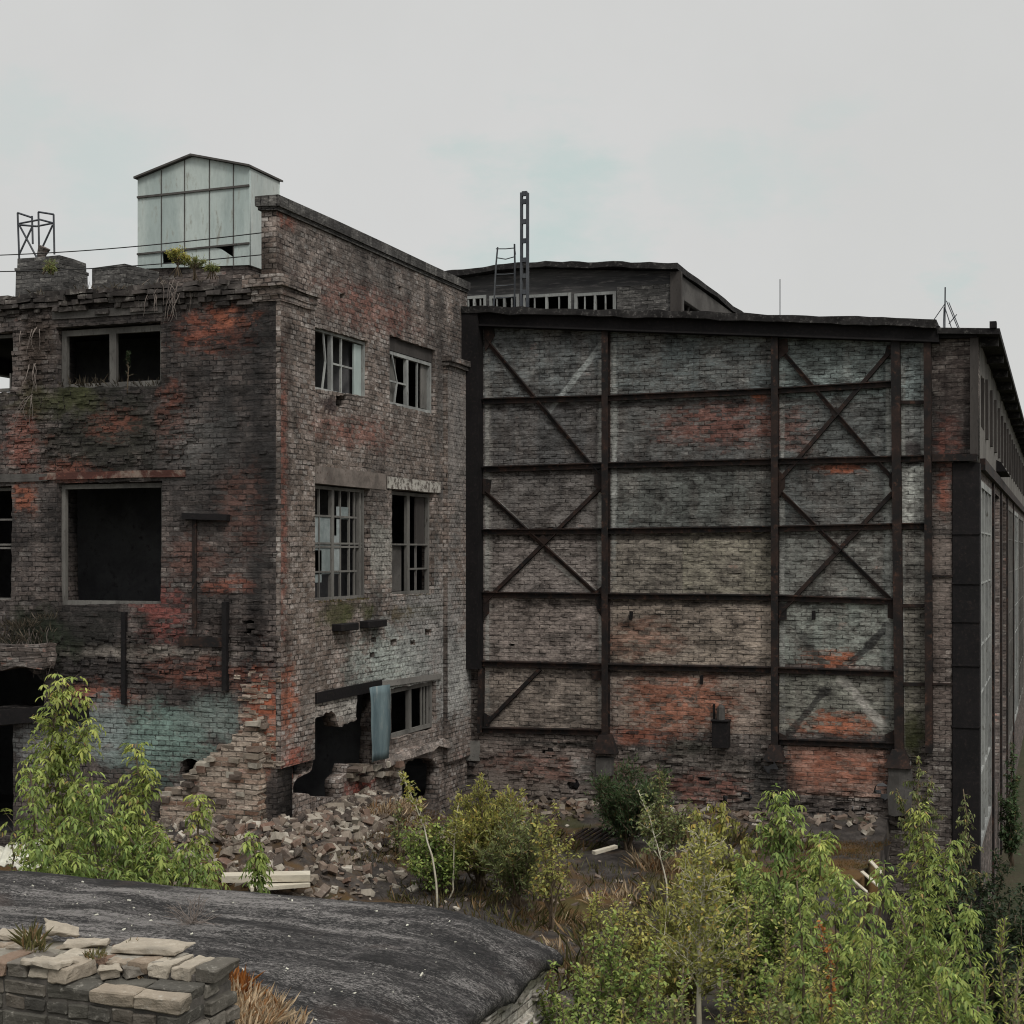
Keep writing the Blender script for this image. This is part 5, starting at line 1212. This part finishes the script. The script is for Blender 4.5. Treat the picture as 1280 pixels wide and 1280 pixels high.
grass('dry_grass', gs([(405,1045,.5,700,.26),(435,1052,.5,800,.28),(465,1048,.5,600,.26),(385,1040,.4,400,.2),(350,1060,.5,300,.2),(480,1070,.6,500,.22),(500,1070,.5,120,.2),(700,1150,.4,60,.2),(720,1180,.4,60,.2),(775,1120,.5,120,.26),(830,1080,.5,160,.35),(690,1110,.4,100,.25)]),
      'straw', 'dry straw coloured grass across the yard', 'grass', 1)
grass('weeds', gs([(470,1095,.8,300,.16),(560,1118,.9,400,.2),(650,1140,.8,300,.25),(330,1105,.8,260,.15),(420,1110,.6,120,.1),(1050,1060,.6,200,.14),(980,1050,.8,200,.3),(880,1045,.8,240,.35),(760,1090,.8,200,.2),(700,1050,.8,240,.3),(640,1050,.8,240,.35),(700,1210,.8,300,.35),(780,1170,.8,260,.3),(860,1120,.9,260,.3)]), 'olive_grass', 'low olive weeds across the yard', 'weeds', 2)
grass('mossy_growth', gs([(1020,1060,.7,1600,.05),(1050,1054,.7,1600,.05),(1075,1050,.5,1200,.05),(1035,1072,.7,1400,.05),(500,1066,.7,800,.06),(540,1075,.8,800,.06),(450,1090,.6,700,.05)]), 'mossbrown', 'brown rusty moss on the yard beside the wall', 'moss', 3)
P7 = [(230,1245,.16,90,.22),(262,1262,.2,130,.22),(300,1270,.2,120,.2),(285,1285,.2,120,.2),(245,1280,.2,110,.22),(330,1278,.2,60,.15)]
fg = []
for (px, py, rad, n, h) in P7:
    p = onZ(px, py, -3.25); fg.append((p.x, p.y, roof_z(p.x, p.y)-.02, rad*1.5, int(n*4), h*1.0))
grass('dry_tufts', fg, 'straw', 'bleached dry grass tufts at the foot of the broken parapet', 'grass', 4)
rw = []
for (px, py, rad, n, h) in [(282,1238,.12,130,.22),(298,1246,.12,130,.2)]:
    p = onZ(px, py, -3.25); rw.append((p.x, p.y, roof_z(p.x, p.y)-.02, rad, n, h))
o = grass('orange_weed', rw, 'rustweed', 'rusty orange withered weed beside the broken parapet', 'plant', 5); del o['kind']; 
pw = []
for (px, py, rad, n, h) in [(190,1216,.05,46,.11),(183,1220,.04,30,.09)]:
    p = onZ(px, py, -2.1); pw.append((p.x, p.y, -2.12, rad, n, h))
o = grass('grass_tuft', pw, 'straw', 'dry grass tuft growing on the lowered right ledge of the parapet', 'grass', 6); del o['kind']
pw = []
for (px, py, rad, n, h) in [(40,1180,.05,40,.13),(46,1184,.06,30,.08),(36,1170,.04,20,.12)]:
    p = onZ(px, py, -2.0); pw.append((p.x, p.y, -2.02, rad, n, h))
o = grass('parapet_weed', pw, 'olive_grass', 'yellow green weed growing on the left part of the parapet top', 'plant', 7); del o['kind']
pw = []
for (px, py, rad, n, h) in [(120,1192,.05,60,.05),(165,1178,.02,20,.05)]:
    p = onZ(px, py, -2.0); pw.append((p.x, p.y, -2.02, rad, n, h))
o = grass('parapet_moss', pw, 'olive_grass', 'short greenish moss tuft in the middle of the parapet top', 'plant', 8); del o['kind']
p = onZ(240, 1162, -3.3); r = random.Random(8); mb = MB(); q0 = Vector((p.x, p.y, roof_z(p.x, p.y)))
for i in range(46):
    d = Vector((r.gauss(0,.7), r.gauss(0,.7), r.uniform(.5,1.1))).normalized(); pts = [q0.copy()]
    for k in range(6): d = (d+rv(r,.28)).normalized(); pts.append(pts[-1]+d*.055*r.uniform(.6,1.2))
    mb.tube(pts, [.0028]*6+[.0014], 3, cap=False)
tag(mb.build('twiggy_weed', M['lintel_old']), 'bare twiggy dead weed standing alone on the black felt roof', 'plant')
# growth on ledges of the block
r = random.Random(5)
ed = []
for i in range(60):
    px = r.uniform(0, 345); p = onY(px, 350, YF+r.uniform(-.1,.3)); ed.append((p.x, p.y, 3.97, .12, r.randint(2,8), r.uniform(.06,.2)))
for i in range(26):
    px = r.uniform(75, 198); p = onY(px, 483, YF+.15); ed.append((p.x, p.y, p.z-.02, .08, r.randint(4,12), r.uniform(.1,.28)))
for i in range(30):
    px = r.uniform(-10, 65); p = onY(px, 790, YF-.2); ed.append((p.x, p.y, p.z+.1+r.uniform(-.3,.1), .15, 12, r.uniform(.1,.2)))
grass('ledge_weeds', ed, 'rootdry', 'dry weeds rooted along the roof edge and window ledges of the sooty block', 'weeds', 11)
mo = []
for i in range(40):
    p = onX(r.uniform(392,462), 600, XS); mo.append((XS-.05+r.uniform(-.05,.06), p.y, -.79, .05, 10, .06))
for i in range(30):
    p = onX(r.uniform(492,540), 600, XS); mo.append((XS-.05+r.uniform(-.05,.06), p.y, -.78, .05, 8, .05))
grass('sill_moss', mo, 'olive_grass', 'green moss along the sills of the middle side windows', 'moss', 12)
def hanging(name, spots, label, seed, mat='rootdry'):
    r = random.Random(seed); mb = MB()
    for (px, py, n, L) in spots:
        for i in range(n):
            p = onY(px+r.gauss(0,7), py+r.gauss(0,3), YF-.06); pts = [p]; d = Vector((r.gauss(0,.35), -.25, -.25))
            for k in range(7): d = (d+Vector((r.gauss(0,.25), r.gauss(0,.06), -.35))).normalized(); pts.append(pts[-1]+d*L/7*r.uniform(.7,1.2))
            for q_ in pts: q_.y = min(q_.y, YF-.02)
            mb.tube(pts, [.008*(1-k/9) for k in range(8)], 3, cap=False)
    return tag(mb.build(name, M['lintel_old']), label, 'plant')
hanging('hanging_roots', [(200,352,7,.5),(225,360,8,.55),(213,350,6,.4)], 'pale dead roots hanging over the eave above the red brick patch', 3)
hanging('hanging_vine', [(40,410,5,.4),(45,455,4,.5),(36,500,5,.5)], 'dry brown vine hanging on the pier between the upper left windows', 4)
hanging('hanging_vine', [(40,790,8,.5),(20,800,7,.5),(60,810,5,.5)], 'dead vine trailing from the broken ledge above the left doorway', 6)

# ================================================================== SKY AND LIGHT
w = bpy.data.worlds.new('World'); sc.world = w; w.use_nodes = True
nt = w.node_tree; nt.nodes.clear(); g = G(nt)
SUN_EL, SUN_AZ = R(48), math.atan2(.75, -.66)       # azimuth measured from +Y towards +X
sky = g.n('TexSky', sky_type='NISHITA'); sky.sun_disc = False; sky.sun_elevation = SUN_EL; sky.sun_rotation = SUN_AZ
tc = g.n('TexCoord').outputs['Generated']
b1 = g.n('Background', {0: sky.outputs[0], 1: .1})
dirn = g.vmath('NORMALIZE', tc)
cl = None
for (px, py, sz, a) in [(690,262,.075,.85),(640,220,.05,.6),(760,285,.05,.5),(110,215,.07,.5),(20,180,.05,.35),(930,235,.05,.45),(1010,225,.05,.35),(860,220,.04,.3),(1190,385,.03,.5)]:
    d = ray(px, py).normalized()
    dd = g.vmath('LENGTH', g.vmath('SUBTRACT', dirn, tuple(d)))
    dd = g.math('ADD', dd, g.math('MULTIPLY', g.math('SUBTRACT', g.noise(g.vmath('MULTIPLY', dirn, (1,1,2.2)), 11, 6, .62), .5), .16))
    f = g.math('MULTIPLY', g.ss(dd, sz, sz*.2), a)
    cl = f if cl is None else g.math('MAXIMUM', cl, f)
n_ = g.noise(dirn, 3.0, 6, .6)
base = g.mix(g.ss(n_, .3, .7), (.635,.634,.616), (.672,.669,.654))
ccol = g.mix(cl, base, (.535,.635,.61))
zz = g.n('SeparateXYZ', {0: dirn}).outputs[2]
b2 = g.n('Background', {0: ccol, 1: g.ss(zz, .34, 1.0, 1.0, 3.0)})      # an overcast sky is brightest overhead
mx = g.n('MixShader', {0: .95, 1: b1.outputs[0], 2: b2.outputs[0]})
g.n('OutputWorld', {0: mx.outputs[0]})
sl = bpy.data.lights.new('sun', 'SUN'); sl.energy = 1.5; sl.angle = R(14); sl.color = (1,.96,.9)
so_ = bpy.data.objects.new('sun', sl); COL.objects.link(so_)
sd = Vector((math.sin(SUN_AZ)*math.cos(SUN_EL), math.cos(SUN_AZ)*math.cos(SUN_EL), math.sin(SUN_EL)))
so_.rotation_euler = sd.to_track_quat('Z', 'Y').to_euler()
sc.render.engine = 'CYCLES'; sc.render.filter_size = 1.1; sc.cycles.pixel_filter_type = 'BLACKMAN_HARRIS'; sc.cycles.filter_width = 1.1
sc.render.resolution_x = 1024; sc.render.resolution_y = 1024
sc.cycles.max_bounces = 8; sc.cycles.diffuse_bounces = 4; sc.cycles.transmission_bounces = 4; sc.cycles.transparent_max_bounces = 4
sc.view_settings.view_transform = 'Standard'; sc.view_settings.look = 'None'; sc.view_settings.exposure = 0; sc.view_settings.gamma = 1
sc.view_settings.use_curve_mapping = False
